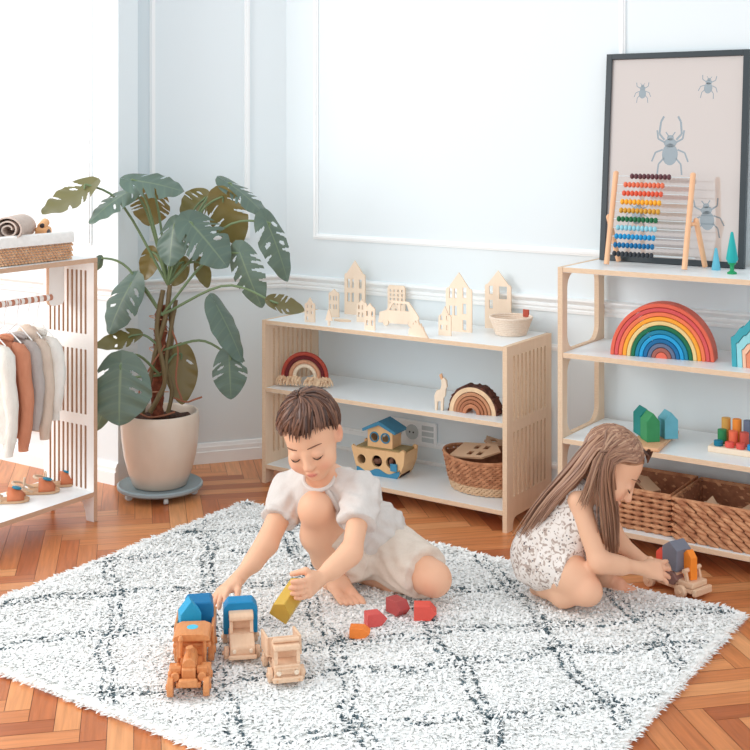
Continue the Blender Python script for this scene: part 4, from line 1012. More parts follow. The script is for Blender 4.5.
MB().bx(-.036, .036, -.05, -.038, .0345, .0995).build('cab_back', w_, T1, bev=.002)
mb = MB(); mb.prism([(-.05, .0), (.05, .0), (.046, .012), (.03, .018), (-.03, .018), (-.046, .012)], -.054, .036)
mb.v = [Vector((p.x * 1.0, p.y, p.z + .1003)) for p in mb.v]; mb.build('cab_roof', w_, T1, bev=.002)
mb = MB(); mb.tube([(0, -.012, .1183), (0, -.012, .1190)], [.015, .015], 30); mb.build('blue_emblem', paint('emblem', (90, 196, 226)), T1)
MB().bx(-.046, .046, -.19, -.06, .058, .066).build('bed_floor', w_, T1, bev=.001)
for x in (-.05, .05): MB().bx(x - .004, x + .004, -.195, -.058, .0575, .102).build('bed_side', w_, T1, bev=.002)
MB().bx(-.0455, .0455, -.066, -.058, .0665, .098).build('bed_front', w_, T1, bev=.002)
def loc_in(t, p): return (Matrix.Translation(t.location) @ Euler(t.rotation_euler).to_matrix().to_4x4()) @ Vector([a * b for a, b in zip(p, t.scale)])
def house_block(name, label, loc, rot, w, h, r_, d_, c, group=None):
    mb = MB(); mb.prism(pent(w, h, r_), -d_ / 2, d_ / 2)
    o = mb.build(name, c, smooth=False, bev=.0018, loc=loc); o.rotation_euler = rot; return tag(o, label, 'toy block', group)
B1 = paint('azure', (40, 160, 206)); B2 = paint('sea_blue', (22, 116, 168)); B3 = paint('block_blue', (26, 136, 190))
house_block('house_block', 'bright azure house block in the steam truck bed', loc_in(T1, (.014, -.092, .0665)), (0, 0, T1.rotation_euler.z + .25), .05, .058, .030, .04, B1)
q = loc_in(T1, (-.008, -.150, .0665)); mb = MB(); mb.prism([(-.034, 0), (.034, 0), (.034, .06), (.028, .07), (-.028, .07), (-.034, .06)], -.032, .032)
tag(mb.build('wooden_block', B2, smooth=False, bev=.004, loc=q, rotz=T1.rotation_euler.z + .1), 'dark blue chunky block behind the azure one in the steam truck', 'toy block')
# small pick-up with the arched blue block
fpt = onZ(243, 665, GR)
T2_ = thing('pickup_truck', 'small pale wooden pickup carrying a big blue block on the rug', 'toy truck', (fpt.x - .058, fpt.y + .062, GR), math.pi + math.radians(43))
LW = BEECHL
def pick(t, s, m):
    body = [(-.075, .014), (.072, .014), (.076, .02), (.076, .036), (.07, .04), (.026, .046), (.018, .05), (.012, .082), (.004, .086), (-.026, .086), (-.028, .04), (-.075, .036)]
    return body
mb = MB(); mb.prism([(.016, .014), (.074, .014), (.077, .020), (.077, .036), (.072, .041), (.022, .048), (.016, .048)], -.030, .030, 'x'); mb.build('bonnet', LW, T2_, smooth=False, bev=.003)
mb = MB(); mb.bx(-.030, .030, -.075, .0155, .014, .03); mb.build('load_bed', LW, T2_, smooth=False, bev=.002)
mb = MB(); mb.prism([(-.020, .0305), (.0155, .0305), (.0155, .048), (-.02, .048)], -.030, .030, 'x'); mb.build('cab_sill', LW, T2_, smooth=False, bev=.001)
for x in (-.025, .025): MB().prism([(.008, .0485), (.016, .0485), (.006, .074), (-.002, .074)], x - .004, x + .004, 'x').build('window_post', LW, T2_, smooth=False)
MB().bx(-.028, .028, -.022, -.014, .0485, .074).build('cab_back', LW, T2_, smooth=False)
MB().prism([(-.028, .0745), (.010, .0745), (.008, .084), (-.001, .090), (-.024, .090), (-.028, .086)], -.030, .030, 'x').build('cab_roof', LW, T2_, smooth=False, bev=.004)
MB().bx(-.034, .034, .0775, .086, .012, .022).build('bumper', LW, T2_, smooth=False, bev=.003)
for x in (-.02, .02):
    mb = MB(); mb.tube([(x, .0772, .030), (x, .0815, .030)], [.005, .004], 14); mb.build('headlight', BIRCH, T2_)
for y in (.045, -.05):
    for x in (-.0375, .0375): wheel(T2_, x, y, .015, .012, LW)
q = loc_in(T2_, (0, -.058, .0305))
mb = plate([(-.042, 0), (-.031, 0), (-.031, .030), (-.022, .058), (-.012, .0665), (.012, .0665), (.022, .058), (.031, .030), (.031, 0), (.042, 0), (.042, .075), (.030, .092), (-.030, .092), (-.042, .075)], [], .062, 'z')
q = loc_in(T2_, (0, -.046, .0305)); 
mb = MB(); mb.prism([(-.042, 0), (.042, 0), (.042, .062), (.030, .078), (-.030, .078), (-.042, .062)], -.023, .023)
tag(mb.build('wooden_block', B3, smooth=False, bev=.003, loc=q, rotz=T2_.rotation_euler.z), 'big bright blue block with slanted top edges on the small pickup', 'toy block')
# flat-nosed tipper truck
fpt = onZ(290, 690, GR)
T3 = thing('tipper_truck', 'pale wooden flat-nosed tipper truck with raised bed, right of the pickup', 'toy truck', (fpt.x - .056, fpt.y + .050, GR), math.pi + math.radians(47))
T3.scale = (.84, .84, .84)
MB().bx(-.036, .036, -.11, .06, .018, .028).build('chassis', LW, T3, smooth=False, bev=.002)
MB().bx(-.036, .036, .002, .062, .0285, .056).build('cab_lower', LW, T3, smooth=False, bev=.003)
for x in (-.031, .031): MB().prism([(.046, .0565), (.056, .0565), (.05, .09), (.04, .09)], x - .005, x + .005, 'x').build('window_post', LW, T3, smooth=False)
MB().bx(-.036, .036, .002, .012, .0565, .09).build('cab_back', LW, T3, smooth=False)
MB().prism([(-.002, .0905), (.054, .0905), (.05, .104), (.004, .106)], -.037, .037, 'x').build('cab_roof', LW, T3, smooth=False, bev=.004)
mb = MB(); mb.tube([(-.036, .03, .112), (.036, .03, .112)], [.007, .007], 14); mb.build('roof_bar', LW, T3)
MB().bx(-.042, .042, .0625, .074, .012, .026).build('bumper', LW, T3, smooth=False, bev=.003)
MB().bx(-.030, .030, .0622, .066, .044, .049).build('grille_bar', LW, T3, smooth=False, bev=.001)
for x in (-.024, .024):
    mb = MB(); mb.tube([(x, .0622, .036), (x, .068, .036)], [.0075, .006], 16); mb.build('headlight', BIRCH, T3)
    mb = MB(); mb.tube([(x * 1.25, .0742, .019), (x * 1.25, .0755, .019)], [.003, .003], 10); mb.build('bumper_hole', BEECH, T3)
for y in (.03, -.075):
    for x in (-.044, .044): wheel(T3, x, y, .020, .013, LW)
RB_ = Matrix.Rotation(math.radians(10), 3, 'X')
def bedbox(c, d): 
    mb = MB(); mb.box(RB_ @ Vector(c) + Vector((0, -.055, .05)), d, RB_); return mb
bedbox((0, 0, 0), (.084, .115, .008)).build('bed_floor', LW, T3, smooth=False, bev=.001)
for x in (-.046, .046): bedbox((x, 0, .022), (.0075, .115, .052)).build('bed_side', LW, T3, smooth=False, bev=.002)
bedbox((0, .0535, .026), (.084, .007, .044)).build('bed_front', LW, T3, smooth=False, bev=.002)
# the girl's flatbed, on the bare parquet
TG = thing('flatbed_truck', 'light wooden flatbed truck under the girl hand carrying slate and orange blocks', 'toy truck', (-1.215, 3.330, 0), math.radians(-108))
gz = .0
MB().bx(-.034, .034, -.075, .085, .016, .028).build('chassis', LW, TG, smooth=False, bev=.002)
MB().bx(-.034, .034, .036, .088, .0285, .046).build('bonnet', LW, TG, smooth=False, bev=.004)
MB().prism([(.022, .0285), (.036, .0285), (.036, .048), (.032, .0625), (.022, .0625)], -.034, .034, 'x').build('cab_block', LW, TG, smooth=False, bev=.002)
for x in (-.028, .028): MB().prism([(.062, .0465), (.07, .0465), (.064, .07), (.056, .07)], x - .004, x + .004, 'x').build('window_post', LW, TG, smooth=False)
mb = MB(); mb.tube([(-.036, .06, .0735), (.036, .06, .0735)], [.0062, .0062], 14); mb.build('roof_bar', LW, TG)
MB().bx(-.038, .038, .0885, .101, .012, .032).build('bumper', LW, TG, smooth=False, bev=.003)
for y in (.055, -.055):
    for x in (-.043, .043): wheel(TG, x, y, .018, .014, LW)
mb = MB(); mb.tube([(-.03, -.084, .030), (.03, -.084, .030)], [.009, .009], 16); mb.build('rear_roll', LW, TG, bev=.001)
SL = paint('slate', (124, 128, 142)); ORG = paint('orange', (250, 144, 50)); CORAL = paint('coral', (232, 92, 76)); TAU = paint('mauve', (140, 108, 102))
house_block('house_block', 'tall slate grey house block standing on the girl truck', loc_in(TG, (.006, .012, .0635)), (0, 0, TG.rotation_euler.z + 1.45), .056, .060, .020, .056, SL)
house_block('house_block', 'bright orange house block standing behind the girl truck cab', loc_in(TG, (.002, .0545, .0465)), (0, 0, TG.rotation_euler.z + 1.3), .040, .062, .018, .022, ORG)
house_block('house_block', 'coral red house block at the rear of the girl truck', loc_in(TG, (.004, -.034, .0635)), (0, 0, TG.rotation_euler.z + 1.45), .034, .032, .016, .030, CORAL)
house_block('house_block', 'mauve brown block lying on the truck bed under the girl fingers', loc_in(TG, (.0, -.031, .028 + .0170)), (0, math.pi / 2, TG.rotation_euler.z + math.pi / 2), .034, .06, .012, .088, TAU)
# loose blocks on the rug
def lying(px_, py_, rz, w, h, r_, d_, c, label, tilt=0):
    q = onZ(px_, py_, GR + .018); o = house_block('house_block', label, (q.x, q.y, GR + w / 2 - .0), (0, math.pi / 2 + tilt, rz), w, h, r_, d_, c, 'house blocks lying on the rug'); return o
WINE = paint('wine', (176, 76, 74)); RED = paint('red', (228, 92, 80)); ROSE = paint('rose', (216, 92, 88)); OR2 = paint('amber', (248, 140, 62))
lying(391, 603, -.35, .038, .046, .016, .036, WINE, 'dark wine-red house block lying between the boy foot and the coral block')
lying(414, 611, .55, .038, .042, .018, .042, RED, 'coral red house block lying in front of the boy bent knee')
lying(366, 619, .95, .034, .036, .018, .034, ROSE, 'rose red house block tipped against the orange block on rug')
lying(350, 629, .5, .026, .036, .016, .034, OR2, 'flat amber orange house block, nearest of four loose blocks on rug')
# ================================================================ people: implicit surfaces -> one continuous mesh
class SDF:
    def __init__(s, lo, hi, h):
        s.lo = np.array(lo, np.float32); s.h = h
        s.n = tuple(int(math.ceil((hi[i] - lo[i]) / h)) + 1 for i in range(3))
        s.f = np.full(s.n, .5, np.float32)
    def sub(s, lo, hi):
        a = [max(0, int((lo[i] - s.lo[i]) / s.h)) for i in range(3)]; b = [min(s.n[i], int((hi[i] - s.lo[i]) / s.h) + 2) for i in range(3)]
        if any(b[i] <= a[i] for i in range(3)): return None, None
        sl = tuple(slice(a[i], b[i]) for i in range(3))
        g = np.stack(np.meshgrid(*[s.lo[i] + s.h * np.arange(a[i], b[i], dtype=np.float32) for i in range(3)], indexing='ij'), -1)
        return sl, g
    def put(s, sl, d, k, neg=False):
        f = s.f[sl]
        if neg: d = -d; t = np.clip(.5 - .5 * (d - f) / k, 0, 1); s.f[sl] = d * (1 - t) + f * t + k * t * (1 - t)
        else: t = np.clip(.5 + .5 * (f - d) / k, 0, 1); s.f[sl] = f * (1 - t) + d * t - k * t * (1 - t)
    def cone(s, a, b, ra, rb, k=.02, neg=False):
        a, b = np.array(a, np.float32), np.array(b, np.float32); r = max(ra, rb) + k + 3 * s.h
        sl, g = s.sub(np.minimum(a, b) - r, np.maximum(a, b) + r)
        if sl is None: return s
        ab = b - a; t = np.clip(((g - a) @ ab) / max(ab @ ab, 1e-9), 0, 1)
        s.put(sl, np.linalg.norm(g - a - t[..., None] * ab, axis=-1) - (ra + (rb - ra) * t), k, neg); return s
    def chain(s, pts, rad, k=.02):
        for i in range(len(pts) - 1): s.cone(pts[i], pts[i + 1], rad[i], rad[i + 1], k)
        return s
    def frus(s, a, b, ra, rb, k=.01, squash=None):
        a, b = np.array(a, np.float32), np.array(b, np.float32); r = max(ra, rb) + k + 3 * s.h
        sl, g = s.sub(np.minimum(a, b) - r, np.maximum(a, b) + r)
        ab = b - a; L_ = np.linalg.norm(ab); u = ab / L_; q = g - a; t = q @ u
        w = q - t[..., None] * u
        if squash is not None:
            v = np.array(squash[0], np.float32); v = v - u * (v @ u); v /= np.linalg.norm(v); w = w + v * ((w @ v) * (1 / squash[1] - 1))[..., None]
        rad = np.linalg.norm(w, axis=-1) - (ra + (rb - ra) * np.clip(t / L_, 0, 1)); ax = np.maximum(-t, t - L_)
        s.put(sl, np.maximum(rad, ax), k); return s
    def ell(s, c, r, R=None, k=.02, neg=False):
        c = np.array(c, np.float32); r = np.array(r, np.float32); m = float(r.max()) + k + 3 * s.h
        sl, g = s.sub(c - m, c + m)
        if sl is None: return s
        q = g - c
        if R is not None: q = q @ np.array(R, np.float32)
        k0 = np.linalg.norm(q / r, axis=-1); k1 = np.linalg.norm(q / (r * r), axis=-1)
        s.put(sl, np.where(k1 > 1e-6, k0 * (k0 - 1) / np.maximum(k1, 1e-6), -float(r.min())), k, neg); return s
    def plane(s, p, n, k=.004):   # keep what lies on the -n side
        sl, g = s.sub(s.lo, s.lo + s.h * np.array(s.n)); n = np.array(n, np.float32); n /= np.linalg.norm(n)
        d = (g - np.array(p, np.float32)) @ n; f = s.f
        t = np.clip(.5 - .5 * (d - f) / k, 0, 1); s.f = d * (1 - t) + f * t + k * t * (1 - t); return s
    def mesh(s, relax=2):
        f = s.f; S = f < 0; c = [f[i:f.shape[0] - 1 + i, j:f.shape[1] - 1 + j, k:f.shape[2] - 1 + k] for i in (0, 1) for j in (0, 1) for k in (0, 1)]
        cnt = sum((x < 0).astype(np.int8) for x in c); M = (cnt > 0) & (cnt < 8)
        I = np.argwhere(M); val = np.stack([x[M] for x in c], 1); off = np.array([(i, j, k) for i in (0, 1) for j in (0, 1) for k in (0, 1)], np.float32)
        acc = np.zeros((len(I), 3), np.float32); num = np.zeros(len(I), np.float32)
        for a in range(8):
            for b in range(a + 1, 8):
                if np.abs(off[a] - off[b]).sum() != 1: continue
                va, vb = val[:, a], val[:, b]; m = (va < 0) != (vb < 0); t = np.where(m, va / np.where(va - vb == 0, 1, va - vb), 0)
                acc += np.where(m[:, None], off[a] + (off[b] - off[a]) * t[:, None], 0); num += m
        V = (I + acc / num[:, None]) * s.h + s.lo
        ID = np.full(M.shape, -1, np.int64); ID[M] = np.arange(len(I)); Q = []
        for ax in range(3):
            sh = [slice(None)] * 3; s1 = list(sh); s2 = list(sh); s1[ax] = slice(0, -1); s2[ax] = slice(1, None)
            E = S[tuple(s1)] != S[tuple(s2)]; o = [q for q in range(3) if q != ax]
            P = np.argwhere(E); P = P[(P[:, o[0]] > 0) & (P[:, o[1]] > 0) & (P[:, o[0]] < M.shape[o[0]]) & (P[:, o[1]] < M.shape[o[1]])]
            ids = []
            for da, db in ((0, 0), (1, 0), (1, 1), (0, 1)):
                q = P.copy(); q[:, o[0]] -= da; q[:, o[1]] -= db; ids.append(ID[tuple(q.T)])
            q = np.stack(ids, 1); ins = S[tuple(P.T)]; flip = ins if ax != 1 else ~ins
            q[flip] = q[flip][:, ::-1]; Q.append(q)
        Q = np.concatenate(Q)
        for _ in range(relax):
            A = np.zeros_like(V); n = np.zeros(len(V), np.float32)
            for i in range(4):
                a, b = Q[:, i], Q[:, (i + 1) % 4]; np.add.at(A, a, V[b]); np.add.at(n, a, 1)
                np.add.at(A, b, V[a]); np.add.at(n, b, 1)
            V = V * .5 + .5 * A / n[:, None]
        return V, Q
def npmesh(name, V, Q, m, parent=None, base=None, col=None):
    if base is not None: V = V - np.array(base, np.float32)
    me = bpy.data.meshes.new(name); me.vertices.add(len(V)); me.vertices.foreach_set('co', V.astype(np.float32).ravel())
    me.loops.add(Q.size); me.loops.foreach_set('vertex_index', Q.astype(np.int32).ravel()); me.polygons.add(len(Q))
    me.polygons.foreach_set('loop_start', (np.arange(len(Q)) * 4).astype(np.int32)); me.polygons.foreach_set('loop_total', np.full(len(Q), 4, np.int32))
    if col is not None:
        at = me.attributes.new('tint', 'FLOAT_COLOR', 'POINT'); at.data.foreach_set('color', np.concatenate([col, np.ones((len(col), 1))], 1).astype(np.float32).ravel())
    me.materials.append(m); me.update(calc_edges=True); me.validate()
    return finish(me, name, parent, True, angle=180, fixn=False)
def vnormals(V, Q):
    n = np.cross(V[Q[:, 2]] - V[Q[:, 0]], V[Q[:, 3]] - V[Q[:, 1]]); N = np.zeros_like(V)
    for i in range(4): np.add.at(N, Q[:, i], n)
    return N / np.maximum(np.linalg.norm(N, axis=1), 1e-9)[:, None]
def frame(fwd, up):
    f = Vector(fwd).normalized(); u = Vector(up); u = (u - f * u.dot(f)).normalized(); x = f.cross(u)
    return Matrix((x, f, u)).transposed()          # columns: right, forward, up
def V3(v): return np.array(v, np.float32)
def hand(S, W, f, n, thumb, s=1.0, curl=(.5, .5, .5, .5), spread=.10, bend=1.0, tp=None):
    """child's hand: W wrist, f towards the fingers, n out of the palm, thumb = +1/-1 side along n x f"""
    f = Vector(f).normalized(); n = Vector(n); n = (n - f * n.dot(f)).normalized(); a = n.cross(f) * thumb
    W = Vector(W); P = lambda x, y, z: W + (a * x + f * y + n * z) * s
    S.cone(P(0, -.01, 0), P(0, .012, 0), .0165 * s, .016 * s, .01)
    for x0, x1 in ((-.016, -.019), (-.005, -.0065), (.006, .0065), (.016, .018)):
        S.cone(P(x0 * .7, .008, 0), P(x1, .046, -.002), .0125 * s, .0105 * s, .008)
    S.ell(P(.016, .02, .006), (.012 * s, .018 * s, .011 * s), [list(r_) for r_ in Matrix((a, f, n)).transposed()], .01)
    tips = []
    for i, (x, L_, r) in enumerate(((.019, .044, .0076), (.0065, .049, .0078), (-.0065, .045, .0074), (-.019, .036, .0066))):
        base = P(x, .048, -.002); c = curl[i]; d0 = (f + a * (spread * (1.5 - i) * .8)).normalized(); p = base; ang = 0
        for q, (l, kk) in enumerate(((.42, .55), (.32, .9), (.26, .65))):
            ang += c * kk * bend; d = d0 * math.cos(ang) + n * math.sin(ang); e = p + d * (L_ * l * s)
            S.cone(p, e, (r - .0004 * q) * s, (r - .0004 * (q + 1)) * s, .0025); p = e
        tips.append(p)
    t0 = P(.016, .014, .006); t1 = P(.034, .034, .012); t2 = P(.040, .050, .018) if tp is None else W + (a * tp[0] + f * tp[1] + n * tp[2]) * s
    S.chain([t0, t1, t2], [.0105 * s, .0085 * s, .0070 * s], .005)
    return tips
def head(S, c, R, s=1.0):
    P = lambda x, y, z: Vector(c) + R @ Vector((x * s, y * s, z * s)); RR = [list(r_) for r_ in R]
    E = lambda p, r, k=.02, neg=False: S.ell(P(*p), [q * s for q in r], RR, k * s, neg)
    E((0, -.014, .022), (.0725, .088, .080), .01); E((0, .020, -.036), (.059, .062, .068), .03)
    E((0, .054, -.088), (.021, .018, .016), .03)
    for q in (-1, 1):
        E((q * .036, .050, -.046), (.0275, .025, .028), .025); E((q * .031, .100, -.006), (.019, .017, .013), .014, True)
        E((q * .031, .071, -.009), (.0165, .0125, .0125), .006)
        E((q * .0085, .087, -.040), (.0070, .0076, .0060), .006)
        S.ell(P(q * .073, -.006, -.010), (.0085 * s, .019 * s, .029 * s), [list(r_) for r_ in (R @ Euler((.15, 0, q * .35)).to_matrix())], .006)
        S.ell(P(q * .080, .000, -.006), (.006 * s, .010 * s, .016 * s), RR, .005, True)
    S.cone(P(0, .079, -.006), P(0, .0955, -.035), .0060 * s, .0088 * s, .014 * s)
    E((0, .0825, -.0615), (.0165, .0085, .0048), .006); E((0, .0805, -.0700), (.0150, .009, .0056), .006)
    return P
def skin_tint(V, P, R, c, s, base, extra=()):
    base = np.array(lin(base)[:3]); col = np.repeat(base[None], len(V), 0); q = (V - V3(c)) @ V3([list(r_) for r_ in R]) / s
    def blend(m, rgb): 
        nonlocal col
        m = np.clip(m, 0, 1)[:, None]; col = col * (1 - m) + np.array(lin(rgb)[:3]) * m
    front = q[:, 1] > .03
    lips = 1.15 - ((q[:, 0] / .0165) ** 2 + ((q[:, 2] + .0660) / .0082) ** 2); blend(np.where(front & (q[:, 1] > .06), lips * 1.6, 0), (222, 142, 126))
    blend(np.where(front & (q[:, 1] > .06), (1 - np.abs(q[:, 2] + .0660) / .0014) * (np.abs(q[:, 0]) < .0150), 0), (168, 92, 80))
    for sg in (-1, 1):
        blend(np.where(front, .45 * np.exp(-(((q[:, 0] - sg * .04) / .018) ** 2 + ((q[:, 2] + .048) / .016) ** 2)), 0), (232, 152, 128))
        blend(np.where(front, .30 * np.exp(-(((q[:, 0] - sg * .031) / .016) ** 2 + ((q[:, 2] + .006) / .009) ** 2)), 0), (196, 138, 118))
    blend(np.where(q[:, 1] > .085, .3 * np.exp(-((q[:, 0] / .012) ** 2 + ((q[:, 2] + .042) / .012) ** 2)), 0), (230, 148, 124))
    for p, r, k, rgb in extra: blend(k * np.exp(-(np.linalg.norm(V - V3(p), axis=1) / r) ** 2), rgb)
    return col
def face_hair(P, parent, base, brow_m, s):
    for sg in (-1, 1):
        mb = MB(); mb.tube([P(sg * x, y, z) - base for x, y, z in ((.0145, .0865, .0205), (.026, .0855, .0232), (.038, .077, .0222), (.048, .063, .0155))], [.0012 * s, .0020 * s, .0018 * s, .0008 * s], 6); mb.build('eyebrow', brow_m, parent)
        mb = MB(); mb.tube([P(sg * x, y, z) - base for x, y, z in ((.0165, .0790, -.0135), (.024, .0838, -.0165), (.031, .0848, -.0178), (.038, .0822, -.0165), (.0455, .0745, -.0125))], [.0008 * s, .0016 * s, .0018 * s, .0018 * s, .0009 * s], 6); mb.build('eyelashes', LASH, parent)
def wrinkle(V, Q, amp, fn):
    return V + vnormals(V, Q) * (amp * fn(V))[:, None]
# ================================================================ the boy
def make_boy():
    base = onD(372, 570, 3.47); base.z = .02
    X = lambda x, y, D: onD(x, y, D)
    body = thing('person', 'boy in pale linen shirt and beige shorts, kneeling on the rug and reaching for blocks', 'person', base)
    # joints (picture position, distance from the camera)
    pel = X(374, 545, 3.47); hipR = X(357, 545, 3.47); hipL = X(388, 551, 3.45)
    chest = X(339, 503, 3.39); neck = X(322, 476, 3.33); head_c = X(311, 434, 3.255)
    shR = X(291, 489, 3.395); shL = X(363, 491, 3.27)
    elR = X(268, 545, 3.27); wrR = X(236, 581, 3.17)
    elL = X(352, 551, 3.13); wrL = X(318, 580, 3.06)
    knR = X(316, 510, 3.265); anR = X(331, 572, 3.37); heelR = X(330, 583, 3.40); toeR = X(352, 592, 3.28)
    knL = X(434, 579, 3.27); anL = X(352, 572, 3.46); toeL = X(336, 573, 3.50)
    ctrl = [pel, chest, neck, head_c, shR, shL, elR, wrR, elL, wrL, knR, anR, toeR, knL, anL, toeL]
    lo = [min(p[i] for p in ctrl) - .16 for i in range(3)]; hi = [max(p[i] for p in ctrl) + .16 for i in range(3)]; lo[2] = -.01
    S = SDF(lo, hi, .0031)
    S.ell(pel, (.082, .075, .07), None, .03); S.cone(pel, chest, .070, .074, .04); S.cone(chest, X(327, 490, 3.36), .074, .060, .03)
    S.cone(shR, neck, .036, .040, .03); S.cone(shL, neck, .036, .040, .03); S.cone(neck, X(316, 455, 3.275), .031, .031, .02)
    S.chain([shR, elR, wrR], [.031, .025, .0175], .015); S.chain([X(278, 518, 3.33), X(254, 562, 3.22)], [.026, .0235], .02)
    S.chain([shL, elL, wrL], [.032, .026, .0175], .015); S.cone(X(348, 556, 3.12), X(333, 570, 3.09), .0265, .0225, .02)
    # right leg: knee up, foot flat
    S.chain([hipR, X(336, 526, 3.36), knR], [.058, .052, .040], .03); S.chain([knR, X(317, 535, 3.31), X(325, 558, 3.35), anR], [.042, .043, .034, .026], .02); S.cone(X(326, 528, 3.345), X(330, 552, 3.375), .036, .028, .02)
    S.ell(X(314, 508, 3.24), (.038, .034, .040), None, .03)
    S.cone(anR, heelR, .023, .022, .015)
    f = (toeR - heelR); f.z = 0; fl = f.length; f.normalize(); sd = f.cross(UP)     # sd: towards the right of the foot
    z0 = .036
    G = lambda u, v, z: Vector((heelR.x, heelR.y, 0)) + f * u + sd * v + UP * z
    S.cone(G(.0, 0, z0 + .012), G(.06, -.004, z0 + .014), .024, .022, .015); S.cone(anR, G(.055, 0, z0 + .014), .022, .020, .02)
    S.cone(G(.05, -.014, z0 + .006), G(.105, -.018, z0 - .002), .019, .014, .012); S.cone(G(.05, .012, z0 + .004), G(.10, .018, z0 - .004), .018, .012, .012)
    for i, (v, L_, r) in enumerate(((-.024, .150, .0105), (-.0085, .149, .008), (.004, .144, .0076), (.0155, .137, .0072), (.0255, .128, .0068))):
        S.cone(G(L_ - .042, v * .95, z0 - .006), G(L_ - .012, v * 1.08, z0 - .010), r, r * .95, .005); S.cone(G(L_ - .012, v * 1.08, z0 - .010), G(L_, v * 1.1, z0 - .013), r * .95, r * .82, .003)
    # left leg folded under
    S.chain([hipL, X(410, 562, 3.36), knL], [.062, .054, .043], .03); S.ell(knL, (.043, .043, .043), None, .02)
    S.chain([knL, X(395, 580, 3.39), anL, toeL], [.038, .036, .023, .016], .015)
    # hands
    tipsR = hand(S, wrR, (X(213, 601, 3.10) - wrR), RT * .25 - UP * .9 - FW * .2, -1, 1.0, (.55, .4, .3, .2), .22, 1, (.042, .050, .022))
    tipsL = hand(S, wrL, (X(300, 592, 2.99) - wrL), -RT * .62 + FW * .78, 1, 1.0, (.42, .48, .52, .6), .10, 1, (.026, .050, .044))
    hf = (-RT * .15 - FW * .86 - UP * .44); R = frame(hf, UP * .85 - FW * .3 - RT * .24)
    P = head(S, head_c, R, 1.0)
    V, Q = S.mesh(2)
    col = skin_tint(V, P, R, head_c, 1.0, (233, 184, 152), [(P(.078, -.006, -.01), .024, .5, (222, 140, 116)), (P(-.078, -.006, -.01), .024, .5, (222, 140, 116)), (knR, .05, .35, (232, 160, 130)), (knL, .05, .4, (230, 156, 128)), (elL, .03, .2, (232, 164, 136)), (toeR, .05, .3, (234, 160, 134)), (toeL, .06, .6, (212, 112, 92)), (tipsL[0], .04, .25, (232, 156, 130)), (tipsR[0], .04, .25, (232, 156, 130))])
    sk = npmesh('body', V, Q, SKIN, body, base, col)
    face_hair(P, sk, base, BROW, 1.0)
    # shirt
    lo2 = [min(p[i] for p in (pel, chest, neck, shR, shL, elR, elL)) - .13 for i in range(3)]; hi2 = [max(p[i] for p in (pel, chest, neck, shR, shL, elR, elL)) + .12 for i in range(3)]
    S = SDF(lo2, hi2, .004)
    S.cone(pel, chest, .088, .088, .03); S.cone(chest, X(327, 489, 3.36), .088, .068, .03)
    S.ell(X(372, 530, 3.44), (.095, .088, .07), None, .03)
    S.cone(shR, X(319, 479, 3.34), .046, .046, .02); S.cone(shL, X(326, 480, 3.33), .046, .046, .02)
    S.cone(X(312, 500, 3.36), X(345, 505, 3.33), .058, .062, .03)
    S.ell(X(384, 524, 3.46), (.055, .06, .05), None, .025)
    def sleeve(a, b, f, r0, r1):
        d = (Vector(b) - Vector(a)); S.cone(a, Vector(a) + d * .3, r0, (r0 + r1) / 2, .02); S.frus(a, Vector(a) + d * f, r0, r1, .012)
    sleeve(shR, elR, .56, .047, .052); sleeve(shL, elL, .56, .048, .053)
    # neck opening and front hem
    nk = X(318, 470, 3.30); nk = X(319, 475, 3.285); S.cone(nk, X(314, 456, 3.235), .035, .047, .006, True)
    V, Q = S.mesh(2)
    rs = RT; 
    ru, uu = V3(RT), V3(UP)
    def folds(V):
        a = V @ ru; z = V[:, 2]; d = V @ V3(FW)
        return .5 * np.sin(120 * (a * .8 + z * .7) + 4 * np.sin(26 * z + 19 * d)) + .4 * np.sin(170 * (z * .8 - a * .6) + 4 * np.sin(31 * a + 20 * d)) + .5 * np.sin(75 * (z - a) + 3 * np.sin(40 * d))
    V = wrinkle(V, Q, .0042, folds)
    LINEN = mat('shirt_linen', (218, 212, 207), .95, .3, 160, (1, 1, .3), (206, 199, 193), bump=.35, bscale=400)
    sh = npmesh('shirt', V, Q, LINEN, body, base)
    col_ = MB(); n = 22; cN = X(319.5, 478, 3.29); ax = (X(314, 456, 3.235) - nk).normalized(); u = ax.orthogonal().normalized(); v = ax.cross(u)
    col_.tube([cN + ax * .004 + (u * math.cos(2 * math.pi * i / n) + v * math.sin(2 * math.pi * i / n)) * .0425 - base for i in range(n + 1)], .0058, 8); col_.build('collar', LINEN, sh)
    pk = MB(); pk.tube([X(a, b, D_) - base for a, b, D_ in ((326, 489, 3.262), (333, 500, 3.262), (339, 510, 3.266), (345, 520, 3.28))], [.007] * 4, 8, flat=tuple(FW)); pk.build('placket', LINEN, sh)
    bt = MB(); q = X(327, 504, 3.262); 
    for px_, py_, D_ in ((340, 512, 3.262),):
        bt.ell(X(px_, py_, D_) - base, (.0045, .0045, .0045))
    bt.build('button', mat('button_brown', (120, 84, 72), .5), sh)
    # shorts
    S = SDF([min(p[i] for p in (pel, knR, knL, hipR)) - .12 for i in range(3)], [max(p[i] for p in (pel, knR, knL, hipR)) + .12 for i in range(3)], .004)
    S.ell(pel, (.098, .092, .075), None, .02); S.frus(hipR, X(330, 522, 3.335), .078, .066, .02); S.cone(X(345, 535, 3.37), X(352, 560, 3.40), .035, .05, .02)
    S.cone(hipL, X(404, 560, 3.38), .080, .076, .02); e = X(426, 573, 3.30); S.frus(X(388, 553, 3.44), e, .084, .072, .015)
    S.frus(X(365, 560, 3.43), X(352, 565, 3.36), .05, .045, .03)
    S.plane((0, 0, .024), (0, 0, -1), .006)
    V, Q = S.mesh(2)
